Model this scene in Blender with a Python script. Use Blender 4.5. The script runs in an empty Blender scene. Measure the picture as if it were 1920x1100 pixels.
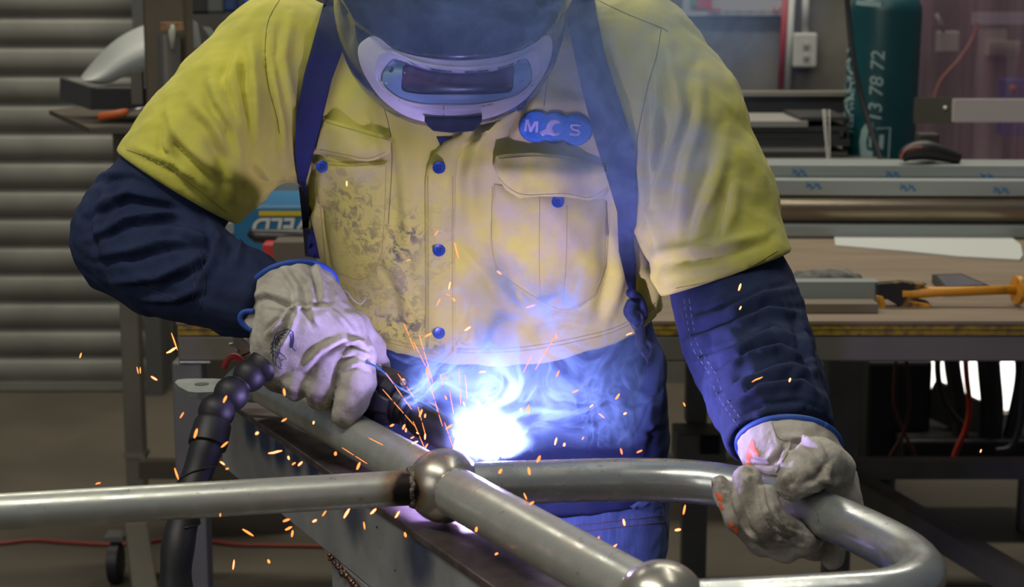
import bpy, bmesh, math, random
import numpy as np
from mathutils import Vector, Matrix, geometry
from mathutils.bvhtree import BVHTree
random.seed(4); np.random.seed(4)
S = bpy.context.scene
COL = S.collection
# ---------------------------------------------------------------- camera
H, F, PITCH = 1.46, 3200.0, math.radians(10)
cd = bpy.data.cameras.new('camera'); cam = bpy.data.objects.new('camera', cd); COL.objects.link(cam)
cam.location = (0, 0, H); cam.rotation_euler = (math.pi/2 - PITCH, 0, 0)
cd.sensor_width = 36; cd.lens = 36*F/1920; cd.clip_start = .05
cd.dof.use_dof = True; cd.dof.focus_distance = 1.95; cd.dof.aperture_fstop = 8.5
S.camera = cam
S.view_settings.view_transform = 'Standard'; S.view_settings.look = 'None'
S.view_settings.exposure = 0.0; S.view_settings.gamma = 1.0
ARC_STR = 4400.0; SMOKE_A = 1.5; SMOKE_B = 6.2
# ---------------------------------------------------------------- world and big lights
w = bpy.data.worlds.new('world'); S.world = w; w.use_nodes = True
bg = w.node_tree.nodes['Background']; bg.inputs[0].default_value = (.80, .86, 1, 1); bg.inputs[1].default_value = .10
def area(name, loc, tgt, sx, sy, power, col):
    l = bpy.data.lights.new(name, 'AREA'); l.shape = 'RECTANGLE'; l.size = sx; l.size_y = sy; l.energy = power; l.color = col
    o = bpy.data.objects.new(name, l); COL.objects.link(o); o.location = loc
    o.rotation_euler = (Vector(tgt) - Vector(loc)).to_track_quat('-Z', 'Y').to_euler(); return o
area('strip_light_near', (-1.2, .9, 3.6), (-.3, 2.1, .9), 2.4, .25, 42, (1, .95, .82))
area('strip_light_mid', (.9, 2.4, 3.8), (.3, 2.3, .9), 2.4, .2, 14, (1, .95, .82))
area('strip_light_far', (0, 5.0, 4.2), (0, 5, 0), 5, .3, 120, (1, .93, .78))
area('daylight_behind_camera', (-3.0, -1.0, 2.6), (0, 2.2, 1.0), 2.2, 1.6, 20, (1, .97, .9))

# ---------------------------------------------------------------- helpers
cp, sp = math.cos(PITCH), math.sin(PITCH)
def ray(px, py):
    u = (px-960)/F; v = (py-550)/F
    return Vector((u, cp - v*sp, -sp - v*cp))
def P(px, py, Y):
    d = ray(px, py); return Vector((0, 0, H)) + d*(Y/d.y)
def Pz(px, py, z):
    d = ray(px, py); return Vector((0, 0, H)) + d*((z-H)/d.z)
def proj(co):
    x = co[:, 0]; y = co[:, 1]; z = co[:, 2]-H
    f = y*cp - z*sp; u = z*cp + y*sp
    return 960 + F*x/f, 550 - F*u/f

def tag(o, label=None, cat=None, group=None, kind=None):
    if label: o['label'] = label
    if cat: o['category'] = cat
    if group: o['group'] = group
    if kind: o['kind'] = kind
    return o
def empty(name, loc, label, cat, group=None):
    o = bpy.data.objects.new(name, None); COL.objects.link(o); o.location = loc; o.empty_display_size = .05
    tag(o, label, cat, group); return o
def link(name, me, mat, parent=None, smooth=True):
    o = bpy.data.objects.new(name, me); COL.objects.link(o)
    if mat and not me.materials: me.materials.append(mat)
    if smooth:
        me.polygons.foreach_set('use_smooth', [True]*len(me.polygons))
    if parent:
        o.parent = parent
        acc = Vector((0, 0, 0)); q = parent
        while q: acc += q.location; q = q.parent
        o.location = -acc        # geometry is given in world coordinates
    return o
def mesh(name, v, f):
    me = bpy.data.meshes.new(name); me.from_pydata([tuple(a) for a in v], [], [tuple(int(i) for i in a) for a in f]); me.update(); return me
class MB:
    def __init__(s): s.v = []; s.f = []
    def add(s, v, f):
        n = len(s.v); s.v += [Vector(a) for a in v]; s.f += [tuple(i+n for i in a) for a in f]; return s
    def box(s, c, d, rz=0, ry=0, rx=0):
        M = Matrix.Rotation(rz, 3, 'Z') @ Matrix.Rotation(ry, 3, 'Y') @ Matrix.Rotation(rx, 3, 'X')
        q = [Vector(c) + M @ Vector((x*d[0]/2, y*d[1]/2, z*d[2]/2)) for x in (-1, 1) for y in (-1, 1) for z in (-1, 1)]
        return s.add(q, [(0,1,3,2),(4,6,7,5),(0,4,5,1),(2,3,7,6),(0,2,6,4),(1,5,7,3)])
    def bar(s, a, b, w, h, up=(0,0,1)):
        a = Vector(a); b = Vector(b); d = (b-a).normalized(); r = d.cross(Vector(up)).normalized(); u = r.cross(d)
        q = [p + r*x*w/2 + u*y*h/2 for p in (a, b) for x in (-1, 1) for y in (-1, 1)]
        return s.add(q, [(0,1,3,2),(4,6,7,5),(0,4,5,1),(2,3,7,6),(0,2,6,4),(1,5,7,3)])
    def lathe(s, base, axis, prof, seg=32):
        base = Vector(base); ax = Vector(axis).normalized(); r = ax.orthogonal().normalized(); u = ax.cross(r)
        n = len(s.v); k = len(prof)
        for (h, rad) in prof:
            for i in range(seg):
                t = 2*math.pi*i/seg; s.v.append(base + ax*h + (r*math.cos(t) + u*math.sin(t))*rad)
        for j in range(k-1):
            for i in range(seg):
                i2 = (i+1) % seg; s.f.append((n+j*seg+i, n+j*seg+i2, n+(j+1)*seg+i2, n+(j+1)*seg+i))
        s.f.append(tuple(n+i for i in range(seg))[::-1]); s.f.append(tuple(n+(k-1)*seg+i for i in range(seg))); return s
    def tube(s, pts, rad, seg=16, cap=True):
        pts = [Vector(p) for p in pts]; m = len(pts)
        rr = rad if hasattr(rad, '__len__') else [rad]*m
        t = (pts[1]-pts[0]).normalized(); r = t.orthogonal().normalized(); n = len(s.v)
        for i, p in enumerate(pts):
            t = (pts[min(i+1, m-1)] - pts[max(i-1, 0)]).normalized()
            r = (r - t*r.dot(t)).normalized(); u = t.cross(r)
            for k in range(seg):
                a = 2*math.pi*k/seg; s.v.append(p + (r*math.cos(a)+u*math.sin(a))*rr[i])
        for j in range(m-1):
            for i in range(seg):
                i2 = (i+1) % seg; s.f.append((n+j*seg+i, n+j*seg+i2, n+(j+1)*seg+i2, n+(j+1)*seg+i))
        if cap: s.f.append(tuple(n+i for i in range(seg))[::-1]); s.f.append(tuple(n+(m-1)*seg+i for i in range(seg)))
        return s
    def ball(s, c, r, seg=24, rings=14, M=None):
        c = Vector(c); rv = Vector(r) if hasattr(r, '__len__') else Vector((r, r, r)); n = len(s.v); M = M or Matrix.Identity(3)
        s.v.append(c + M @ Vector((0, 0, rv.z)))
        for j in range(1, rings):
            a = math.pi*j/rings
            for i in range(seg):
                b = 2*math.pi*i/seg; s.v.append(c + M @ Vector((rv.x*math.sin(a)*math.cos(b), rv.y*math.sin(a)*math.sin(b), rv.z*math.cos(a))))
        s.v.append(c + M @ Vector((0, 0, -rv.z))); e = len(s.v)-1
        for i in range(seg):
            i2 = (i+1) % seg
            s.f.append((n, n+1+i, n+1+i2)); s.f.append((e, e-seg+i2, e-seg+i))
            for j in range(rings-2):
                a = n+1+j*seg; s.f.append((a+i, a+seg+i, a+seg+i2, a+i2))
        return s
    def prism(s, pts, off):
        off = Vector(off); k = len(pts); n = len(s.v); s.v += [Vector(p) for p in pts] + [Vector(p)+off for p in pts]
        s.f.append(tuple(n+i for i in range(k))); s.f.append(tuple(n+k+i for i in range(k))[::-1])
        for i in range(k): s.f.append((n+i, n+k+i, n+k+(i+1) % k, n+(i+1) % k))
        return s
    def build(s, name, mat, parent=None, smooth=False, bevel=0, auto=False):
        me = mesh(name, s.v, s.f)
        bm = bmesh.new(); bm.from_mesh(me); bmesh.ops.recalc_face_normals(bm, faces=bm.faces); bm.to_mesh(me); bm.free()
        o = link(name, me, mat, parent, smooth)
        if bevel:
            b = o.modifiers.new('bevel', 'BEVEL'); b.width = bevel; b.segments = 2; b.limit_method = 'ANGLE'
        if auto:
            me.set_sharp_from_angle(angle=math.radians(40))
        return o
def spline(pts, n=8):
    pts = [Vector(p) for p in pts]; out = []
    for i in range(len(pts)-1):
        p0 = pts[max(i-1, 0)]; p1 = pts[i]; p2 = pts[i+1]; p3 = pts[min(i+2, len(pts)-1)]
        for k in range(n):
            t = k/n
            out.append(.5*((2*p1) + (p2-p0)*t + (2*p0-5*p1+4*p2-p3)*t*t + (3*p1-p0-3*p2+p3)*t**3))
    out.append(pts[-1]); return out
def text_mesh(txt, size, extrude=.0005, bold=0.0, shear=0.0):
    c = bpy.data.curves.new('text', 'FONT'); c.body = txt; c.size = size; c.extrude = extrude; c.offset = bold; c.shear = shear
    c.align_x = 'CENTER'; c.align_y = 'CENTER'; o = bpy.data.objects.new('text', c); COL.objects.link(o)
    dg = bpy.context.evaluated_depsgraph_get(); me = bpy.data.meshes.new_from_object(o.evaluated_get(dg))
    v = [x.co.copy() for x in me.vertices]; f = [tuple(p.vertices) for p in me.polygons]
    bpy.data.objects.remove(o); bpy.data.curves.remove(c); return v, f

# ---------------------------------------------------------------- signed distance modelling
class Field:
    def __init__(s, lo, hi, h):
        s.lo = np.array(lo, float); s.h = h
        n = [int(math.ceil((b-a)/h))+1 for a, b in zip(lo, hi)]
        s.X, s.Y, s.Z = np.meshgrid(*[s.lo[i]+h*np.arange(n[i]) for i in range(3)], indexing='ij')
        s.X = s.X.astype(np.float32); s.Y = s.Y.astype(np.float32); s.Z = s.Z.astype(np.float32)
        s.d = None
    def cone(s, a, b, ra, rb, flat=None):
        a = np.array(a, np.float32); b = np.array(b, np.float32); ab = b-a; L = float((ab**2).sum())+1e-9
        x = s.X-a[0]; y = s.Y-a[1]; z = s.Z-a[2]
        t = np.clip((x*ab[0]+y*ab[1]+z*ab[2])/L, 0, 1)
        x = x-t*ab[0]; y = y-t*ab[1]; z = z-t*ab[2]
        if flat is not None:
            n, k = flat; n = np.array(n, np.float32); n /= np.linalg.norm(n)
            q = x*n[0]+y*n[1]+z*n[2]; e = q*(k-1); x = x+e*n[0]; y = y+e*n[1]; z = z+e*n[2]
        return np.sqrt(x*x+y*y+z*z) - (ra+(rb-ra)*t)
    def chain(s, pts, k=.01, flat=None):
        d = None
        for i in range(len(pts)-1):
            c = s.cone(pts[i][0], pts[i+1][0], pts[i][1], pts[i+1][1], flat); d = c if d is None else smin(d, c, k)
        return d
    def ell(s, c, r, M=None):
        x = s.X-c[0]; y = s.Y-c[1]; z = s.Z-c[2]
        if M is not None:
            x, y, z = [x*M[0][i]+y*M[1][i]+z*M[2][i] for i in range(3)]
        q = np.sqrt((x/r[0])**2+(y/r[1])**2+(z/r[2])**2); return (q-1)*min(r)
    def loft(s, rows, e=2.4):
        zz = [r[0] for r in rows]
        g = [np.interp(s.Z, zz, [r[i] for r in rows]).astype(np.float32) for i in range(1, 5)]
        cx, a, fy, b = g; cy = fy+b
        q = (np.abs((s.X-cx)/a)**e + np.abs((s.Y-cy)/b)**e)**(1/e)
        d = (q-1)*np.minimum(a, b)
        return np.maximum(np.maximum(d, s.Z-zz[-1]), zz[0]-s.Z)
    def plane(s, p, n):
        n = np.array(n, float); n /= np.linalg.norm(n); return (s.X-p[0])*n[0]+(s.Y-p[1])*n[1]+(s.Z-p[2])*n[2]
    def mesh(s, name, relax=2):
        d = s.d; N = d.shape; ins = d < 0
        c = [ins[i:N[0]-1+i, j:N[1]-1+j, k:N[2]-1+k] for i in (0,1) for j in (0,1) for k in (0,1)]
        sm = sum(q.astype(np.int8) for q in c); act = (sm > 0) & (sm < 8)
        idx = -np.ones(act.shape, np.int64); cells = np.argwhere(act); idx[act] = np.arange(len(cells))
        acc = np.zeros((len(cells), 3)); cnt = np.zeros(len(cells))
        cor = [(i, j, k) for i in (0,1) for j in (0,1) for k in (0,1)]
        dv = [d[cells[:,0]+i, cells[:,1]+j, cells[:,2]+k] for (i, j, k) in cor]
        for m in range(8):
            for n in range(m+1, 8):
                if sum(abs(cor[m][q]-cor[n][q]) for q in range(3)) != 1: continue
                a, b = dv[m], dv[n]; cr = (a < 0) != (b < 0); t = np.where(cr, a/np.where(cr, a-b, 1), 0)
                p = np.array(cor[m])[None]+t[:,None]*(np.array(cor[n])-np.array(cor[m]))[None]
                acc += p*cr[:,None]; cnt += cr
        v = s.lo + (cells + acc/cnt[:,None])*s.h
        F_ = []
        for ax in range(3):
            o1, o2 = [q for q in range(3) if q != ax]
            sl0 = [slice(1, N[q]-1) for q in range(3)]; sl0[ax] = slice(0, N[ax]-1)
            sl1 = list(sl0); sl1[ax] = slice(1, N[ax])
            A = ins[tuple(sl0)]; B = ins[tuple(sl1)]; ed = np.argwhere(A != B)
            off = np.array([1,1,1]); off[ax] = 0; e = ed+off; fl = A[tuple(ed.T)]
            q = []
            for (u, w_) in ((0,0),(1,0),(1,1),(0,1)):
                g = e.copy(); g[:,o1] -= u; g[:,o2] -= w_; q.append(idx[tuple(g.T)])
            q = np.stack(q, 1); flip = fl if ax != 1 else ~fl
            q[~flip] = q[~flip][:, ::-1]; F_.append(q)
        f = np.concatenate(F_)
        f = f[(f >= 0).all(1)]
        for _ in range(relax): v = laplace(v, f, .5)
        me = bpy.data.meshes.new(name); me.vertices.add(len(v)); me.vertices.foreach_set('co', v.ravel().astype(np.float32))
        me.loops.add(len(f)*4); me.loops.foreach_set('vertex_index', f.ravel().astype(np.int32))
        me.polygons.add(len(f)); me.polygons.foreach_set('loop_start', np.arange(0, len(f)*4, 4, dtype=np.int32))
        me.update(calc_edges=True); me.validate(); return me
def laplace(v, f, a):
    acc = np.zeros_like(v); cnt = np.zeros(len(v))
    for i in range(4):
        j = f[:, (i+1) % 4]; np.add.at(acc, f[:, i], v[j]); np.add.at(cnt, f[:, i], 1)
        np.add.at(acc, j, v[f[:, i]]); np.add.at(cnt, j, 1)
    return v*(1-a) + a*acc/np.maximum(cnt, 1)[:, None]
def smin(a, b, k):
    h = np.clip(.5+.5*(b-a)/k, 0, 1); return b+(a-b)*h - k*h*(1-h)
def smax(a, b, k): return -smin(-a, -b, k)
def coords(me):
    v = np.empty(len(me.vertices)*3, np.float32); me.vertices.foreach_get('co', v); return v.reshape(-1, 3)
def normals(me):
    n = np.empty(len(me.vertices)*3, np.float32); me.vertex_normals.foreach_get('vector', n); return n.reshape(-1, 3)
def setco(me, v): me.vertices.foreach_set('co', v.ravel().astype(np.float32)); me.update()
def segdist(px, py, pts):
    best = np.full(px.shape, 1e9); tt = np.zeros(px.shape); sg = np.zeros(px.shape)
    L = [math.dist(pts[i], pts[i+1]) for i in range(len(pts)-1)]; T = sum(L); c = 0
    for i, l in enumerate(L):
        (x0, y0), (x1, y1) = pts[i], pts[i+1]; dx, dy = (x1-x0), (y1-y0)
        t = np.clip(((px-x0)*dx+(py-y0)*dy)/(l*l+1e-9), 0, 1); ex = px-x0-t*dx; ey = py-y0-t*dy
        d = np.hypot(ex, ey); m = d < best; best[m] = d[m]; tt[m] = ((c+t*l)/T)[m]; sg[m] = np.sign(dx*ey-dy*ex)[m]; c += l
    return best, tt, sg
def folds(me, strokes):
    """strokes: (points, width_px, amplitude_mm): a raised cloth fold with a crease on its lower side"""
    v = coords(me); n = normals(me); px, py = proj(v)
    view = v - np.array([0, 0, H]); view /= np.linalg.norm(view, axis=1)[:, None]
    fac = np.clip(-(n*view).sum(1)*3, 0, 1)
    D = np.zeros(len(v))
    for pts, wd, amp in strokes:
        b, t, sg = segdist(px, py, pts)
        env = np.clip(np.sin(np.pi*np.clip(t, .02, .98)), 0, 1)**.6
        sd = b*sg
        D += 1.7*amp*.001*env*(np.exp(-(b/wd)**2) - .8*np.exp(-((sd-1.35*wd)/(.7*wd))**2)*(b < 4*wd))
    setco(me, v + n*(D*fac*emask(v))[:, None])
MASK = []
def emask(v):
    """cloth edges stay where they are cut: displacement fades out near the hems"""
    m = np.ones(len(v))
    for p, n, rad, one in MASK:
        q = v-np.array(p); d = q@np.array(n); d = d-.002 if one else np.abs(d); near = np.linalg.norm(q, axis=1) < rad; m = np.where(near, m*np.clip(d/.028, .0, 1), m)
    return m
def crumple(me, amp, scale, seed=0):
    v = coords(me); n = normals(me); rng = np.random.RandomState(seed); D = np.zeros(len(v))
    for k in range(10):
        d = rng.normal(size=3); d /= np.linalg.norm(d); fr = 2*np.pi/scale*rng.uniform(.6, 2.2); d2 = rng.normal(size=3)*.6*2*np.pi/scale
        ph = rng.uniform(0, 6.28); D += np.sin(v@d*fr + 1.2*np.sin(v@d2+ph)+ph)/3.0
    setco(me, v+n*(D*amp*emask(v))[:, None])
def bvh_of(me): return BVHTree.FromPolygons([x.co for x in me.vertices], [tuple(p.vertices) for p in me.polygons])
ORG = Vector((0, 0, H))
def hit(bvh, px, py, fallback=None):
    r = bvh.ray_cast(ORG, ray(px, py).normalized())
    if r[0] is not None: return r[0]
    if fallback is not None: return P(px, py, fallback)
    return None
def resample(poly, step, closed=True):
    out = []; m = len(poly)
    for i in range(m if closed else m-1):
        a = poly[i]; b = poly[(i+1) % m]; k = max(1, int(math.dist(a, b)/step))
        out += [(a[0]+(b[0]-a[0])*j/k, a[1]+(b[1]-a[1])*j/k) for j in range(k)]
    if not closed: out.append(poly[-1])
    return out
def smooth_poly(poly, n=4):
    m = len(poly); out = []
    for i in range(m):
        p0, p1, p2, p3 = [Vector(poly[(i+q) % m]) for q in (-1, 0, 1, 2)]
        for k in range(n):
            t = k/n; out.append(tuple(.5*((2*p1)+(p2-p0)*t+(2*p0-5*p1+4*p2-p3)*t*t+(3*p1-p0-3*p2+p3)*t**3)))
    return out
def inside(poly, px, py):
    px = np.asarray(px, float); py = np.asarray(py, float); r = np.zeros(px.shape, bool); m = len(poly)
    for i in range(m):
        x0, y0 = poly[i]; x1, y1 = poly[(i+1) % m]
        if y0 == y1: continue
        c = ((y0 > py) != (y1 > py)) & (px < (x1-x0)*(py-y0)/(y1-y0)+x0); r ^= c
    return r
def drape(name, poly, bvh, mat, parent, t=.003, edge=8, base=.0012, step=6, smooth=0, fb=2.1, fn=None):
    """a piece of cloth lying on the surface below it: its outline follows poly, it has real thickness"""
    if smooth: poly = smooth_poly(poly, smooth)
    bd = resample(poly, step); xs = [p[0] for p in bd]; ys = [p[1] for p in bd]
    gx, gy = np.meshgrid(np.arange(min(xs), max(xs), step), np.arange(min(ys), max(ys), step)); gx = gx.ravel(); gy = gy.ravel()
    dd, _, _ = segdist(gx, gy, bd+[bd[0]]); m = inside(bd, gx, gy) & (dd > step*.6)
    pts = [Vector(p) for p in bd] + [Vector((a, b)) for a, b in zip(gx[m], gy[m])]
    n = len(bd); res = geometry.delaunay_2d_cdt(pts, [(i, (i+1) % n) for i in range(n)], [], 1, 1e-4)
    V, _, Fc = res[0], res[1], res[2]
    vx = np.array([p[0] for p in V]); vy = np.array([p[1] for p in V]); dist, _, _ = segdist(vx, vy, bd+[bd[0]])
    V3 = []; lasty = fb; hp = []
    for i, p in enumerate(V):
        h_ = hit(bvh, p[0], p[1])
        if h_ is None: h_ = P(p[0], p[1], lasty)
        else: lasty = h_.y
        hp.append(h_); off = base + t*(1-math.exp(-dist[i]/edge))
        if fn: off += fn(p[0], p[1])
        V3.append(h_ - ray(p[0], p[1]).normalized()*off)
    me_e = {}
    for f in Fc:
        for a, b in zip(f, list(f[1:])+[f[0]]):
            k = (min(a, b), max(a, b)); me_e[k] = me_e.get(k, 0)+1
    faces = [tuple(f) for f in Fc]; k0 = len(V3); back = {}
    for i in range(len(V)): back[i] = k0+i
    V3 += [hp[i] + ray(V[i][0], V[i][1]).normalized()*.001 for i in range(len(V))]
    for (a, b), c in me_e.items():
        if c == 1: faces.append((a, b, back[b], back[a]))
    faces += [tuple(back[i] for i in f)[::-1] for f in Fc]
    me = mesh(name, V3, faces); bm = bmesh.new(); bm.from_mesh(me); bmesh.ops.recalc_face_normals(bm, faces=bm.faces); bm.to_mesh(me); bm.free()
    o = link(name, me, mat, parent); me.set_sharp_from_angle(angle=math.radians(60)); return o
def drape_lines(name, lines, bvh, mat, parent, r=.0008, lift=.0006, step=6, dash=0):
    if name in ('seam', 'hem_stitching', 'stitching', 'pocket_stitching', 'seam_stitching', 'glove_seam') and len(lines) > 1:
        for l_ in lines: drape_lines(name, [l_], bvh, mat, parent, r, lift, step, dash)
        return
    mb = MB()
    for ln in lines:
        pts = []
        if len(ln) > 2 and mat.name != 'blue_ink': ln = [tuple(q)[:2] for q in spline([(a_[0], a_[1], 0) for a_ in ln], 5)]
        for p in resample(ln, step, False):
            h_ = hit(bvh, p[0], p[1])
            if h_ is None: continue
            pts.append(h_ - ray(*p).normalized()*lift)
        if dash:
            for i in range(0, len(pts)-1, 2): mb.tube(pts[i:i+2], r, 5)
        elif len(pts) > 1: mb.tube(pts, r, 6)
    return mb.build(name, mat, parent, smooth=True) if mb.v else None
def joined(objs):
    v = []; f = []
    for me in objs:
        n = len(v); v += [x.co.copy() for x in me.vertices]; f += [tuple(i+n for i in p.vertices) for p in me.polygons]
    return BVHTree.FromPolygons(v, f)

# ---------------------------------------------------------------- materials
def mat(name, col, rough=.6, metal=0, col2=None, nscale=20, detail=6, namt=(.35, .65), bump=0, bscale=200, emit=None, estr=0, coat=0, spec=.5, aniso=None, rough2=None, sheen=0):
    m = bpy.data.materials.new(name); m.use_nodes = True; N = m.node_tree.nodes; L = m.node_tree.links; b = N['Principled BSDF']
    b.inputs['Base Color'].default_value = (*col, 1); b.inputs['Roughness'].default_value = rough; b.inputs['Metallic'].default_value = metal
    b.inputs['Coat Weight'].default_value = coat; b.inputs['Specular IOR Level'].default_value = spec; b.inputs['Sheen Weight'].default_value = sheen
    tc = N.new('ShaderNodeTexCoord'); mp = N.new('ShaderNodeMapping'); L.new(tc.outputs['Object'], mp.inputs[0])
    if aniso: mp.inputs['Scale'].default_value = aniso
    if col2 or rough2 is not None:
        n = N.new('ShaderNodeTexNoise'); n.inputs['Scale'].default_value = nscale; n.inputs['Detail'].default_value = detail; L.new(mp.outputs[0], n.inputs[0])
        r = N.new('ShaderNodeMapRange'); r.inputs[1].default_value = namt[0]; r.inputs[2].default_value = namt[1]; L.new(n.outputs[0], r.inputs[0])
        if col2:
            x = N.new('ShaderNodeMix'); x.data_type = 'RGBA'; x.inputs[6].default_value = (*col, 1); x.inputs[7].default_value = (*col2, 1)
            L.new(r.outputs[0], x.inputs[0]); L.new(x.outputs[2], b.inputs['Base Color']); m['mix'] = x.name
        if rough2 is not None:
            y = N.new('ShaderNodeMapRange'); y.inputs[3].default_value = rough; y.inputs[4].default_value = rough2; L.new(r.outputs[0], y.inputs[0]); L.new(y.outputs[0], b.inputs['Roughness'])
    if bump:
        n = N.new('ShaderNodeTexNoise'); n.inputs['Scale'].default_value = bscale; n.inputs['Detail'].default_value = 4; L.new(tc.outputs['Object'], n.inputs[0])
        q = N.new('ShaderNodeBump'); q.inputs['Strength'].default_value = bump; q.inputs['Distance'].default_value = .002; L.new(n.outputs[0], q.inputs['Height']); L.new(q.outputs[0], b.inputs['Normal'])
    if emit: b.inputs['Emission Color'].default_value = (*emit, 1); b.inputs['Emission Strength'].default_value = estr
    return m
def layer(m, fac_socket, col):
    """mix a stain or arc tint colour over a material's base colour"""
    N = m.node_tree.nodes; L = m.node_tree.links; b = N['Principled BSDF']; i = b.inputs['Base Color']
    x = N.new('ShaderNodeMix'); x.data_type = 'RGBA'
    if i.links: L.new(i.links[0].from_socket, x.inputs[6])
    else: x.inputs[6].default_value = i.default_value
    x.inputs[7].default_value = (*col, 1); L.new(fac_socket, x.inputs[0]); L.new(x.outputs[2], i)
def nmath(m, op, a, b=None, c=None):
    N = m.node_tree.nodes; n = N.new('ShaderNodeMath'); n.operation = op
    for i, q in enumerate((a, b, c)):
        if q is None: continue
        if isinstance(q, (int, float)): n.inputs[i].default_value = q
        else: m.node_tree.links.new(q, n.inputs[i])
    return n.outputs[0]
def noise(m, scale, detail=6, rough=.6, coord='Object', dist=0):
    N = m.node_tree.nodes; L = m.node_tree.links; tc = N.new('ShaderNodeTexCoord'); n = N.new('ShaderNodeTexNoise')
    n.inputs['Scale'].default_value = scale; n.inputs['Detail'].default_value = detail; n.inputs['Roughness'].default_value = rough; n.inputs['Distortion'].default_value = dist
    L.new(tc.outputs[coord], n.inputs[0]); return n.outputs[0]
def mrange(m, s, a, b, c=0, d=1):
    N = m.node_tree.nodes; r = N.new('ShaderNodeMapRange'); r.interpolation_type = 'SMOOTHSTEP'
    for i, q in zip((1, 2, 3, 4), (a, b, c, d)): r.inputs[i].default_value = q
    m.node_tree.links.new(s, r.inputs[0]); return r.outputs[0]
def distance(m, p):
    N = m.node_tree.nodes; L = m.node_tree.links; tc = N.new('ShaderNodeTexCoord'); v = N.new('ShaderNodeVectorMath'); v.operation = 'DISTANCE'
    L.new(tc.outputs['Object'], v.inputs[0]); v.inputs[1].default_value = p; return v.outputs['Value']
def attr(m, name):
    n = m.node_tree.nodes.new('ShaderNodeAttribute'); n.attribute_name = name; return n.outputs['Fac']
def setattr_mesh(me, name, vals):
    a = me.attributes.new(name, 'FLOAT', 'POINT'); a.data.foreach_set('value', np.asarray(vals, np.float32))
def blobs(me, lst):
    px, py = proj(coords(me)); r = np.zeros(len(px))
    for x, y, rx, ry, a in lst: r = np.maximum(r, a*np.exp(-((px-x)/rx)**2-((py-y)/ry)**2))
    return r

YEL = mat('hi_vis_cotton', (.62, .58, .075), .85, bump=.25, bscale=900, col2=(.54, .51, .08), nscale=14, sheen=.15)
s_ = nmath(YEL, 'MULTIPLY', attr(YEL, 'stain'), mrange(YEL, noise(YEL, 75, 8, .7, dist=.6), .46, .60)); layer(YEL, s_, (.035, .03, .02))
s_ = nmath(YEL, 'MULTIPLY', attr(YEL, 'arc_tint'), mrange(YEL, noise(YEL, 22, 6), .3, .7)); layer(YEL, s_, (.46, .41, .27))  # beige look of the arc-lit cloth, put into the cotton colour
NAVY = mat('navy_cotton', (.018, .028, .072), .88, bump=.3, bscale=800, col2=(.024, .036, .085), nscale=30, spec=.2)
STRAP = mat('navy_webbing', (.012, .022, .085), .75, bump=.5, bscale=1200)
DENIM = mat('blue_denim', (.06, .105, .22), .9, bump=.4, bscale=1100, col2=(.09, .15, .29), nscale=260, aniso=(1, 1, .15))
SEAM_Y = mat('yellow_seam_thread', (.33, .29, .06), .9)
SEAM_N = mat('pale_navy_thread', (.22, .24, .34), .9)
SEAM_D = mat('dark_seam_thread', (.12, .115, .06), .9)
SEAM_J = mat('brown_jeans_thread', (.12, .06, .04), .9)
BTN = mat('blue_button', (.015, .06, .26), .35, spec=.6)
LEATHER = mat('pale_leather', (.56, .53, .46), .75, bump=.35, bscale=260, col2=(.44, .40, .33), nscale=22)
s_ = nmath(LEATHER, 'MULTIPLY', attr(LEATHER, 'stain'), mrange(LEATHER, noise(LEATHER, 45, 7, .65), .30, .56)); layer(LEATHER, s_, (.085, .068, .05))
PIPING = mat('blue_piping', (.02, .08, .40), .6)
SHELL = mat('helmet_shell', (.022, .03, .062), .20, coat=.5, rough2=.34, nscale=60, bump=.02, bscale=60)
SILVER = mat('helmet_silver', (.82, .82, .92), .30, metal=.0, col2=(.74, .74, .84), nscale=40)
FRAME_B = mat('helmet_inner_frame', (.26, .42, .66), .35)
LENS = mat('lens_glass', (.15, .06, .13), .06, metal=.35, coat=1)  # purple reflection on the glass is put into its base colour
BLACKP = mat('black_plastic', (.012, .012, .014), .34, rough2=.5, nscale=30)
RUBBER = mat('black_rubber', (.016, .016, .018), .5, bump=.1, bscale=80)
SCREW = mat('screw_steel', (.5, .5, .52), .3, metal=1)
SKIN = mat('skin', (.42, .22, .15), .6)
BADGE = mat('badge_blue', (.03, .19, .62), .4, bump=.9, bscale=900, col2=(.05, .28, .74), nscale=300, aniso=(1, 1, 3))
BADGE_E = mat('badge_edge', (.05, .06, .28), .6)
BADGE_W = mat('badge_lettering', (.62, .55, .78), .6, bump=.6, bscale=1200)
INK = mat('blue_ink', (.03, .04, .16), .8)
ORANGEINK = mat('orange_print', (.95, .16, .05), .6)

def steel(name, c1, c2, rough, aniso=None, ns=30, r2=None, metal=1):
    m = mat(name, c1, rough, metal, col2=c2, nscale=ns, bump=.06, bscale=90, aniso=aniso, rough2=r2)
    s = nmath(m, 'MULTIPLY', mrange(m, noise(m, 55, 8, .75), .62, .70), .75); layer(m, s, (.06, .06, .05)); return m
GALV = steel('galvanised_tube', (.62, .64, .58), (.50, .52, .46), .27, ns=38, r2=.42, metal=.6)
GALV2 = steel('galvanised_tube_bend', (.55, .57, .56), (.42, .45, .44), .20, ns=30, r2=.34, metal=.75)
BALLM = steel('ball_steel', (.48, .46, .40), (.40, .38, .32), .24, ns=40, r2=.36, metal=.75)
ZF = .95
C1 = Pz(832, 910, ZF); C2 = Pz(1240, 1136, ZF)
A1 = Pz(497, 722, ZF)
WELD = Pz(768, 914, ZF) + Vector((0, -.012, .0))
ARC = P(927, 842, 1.815)
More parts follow.
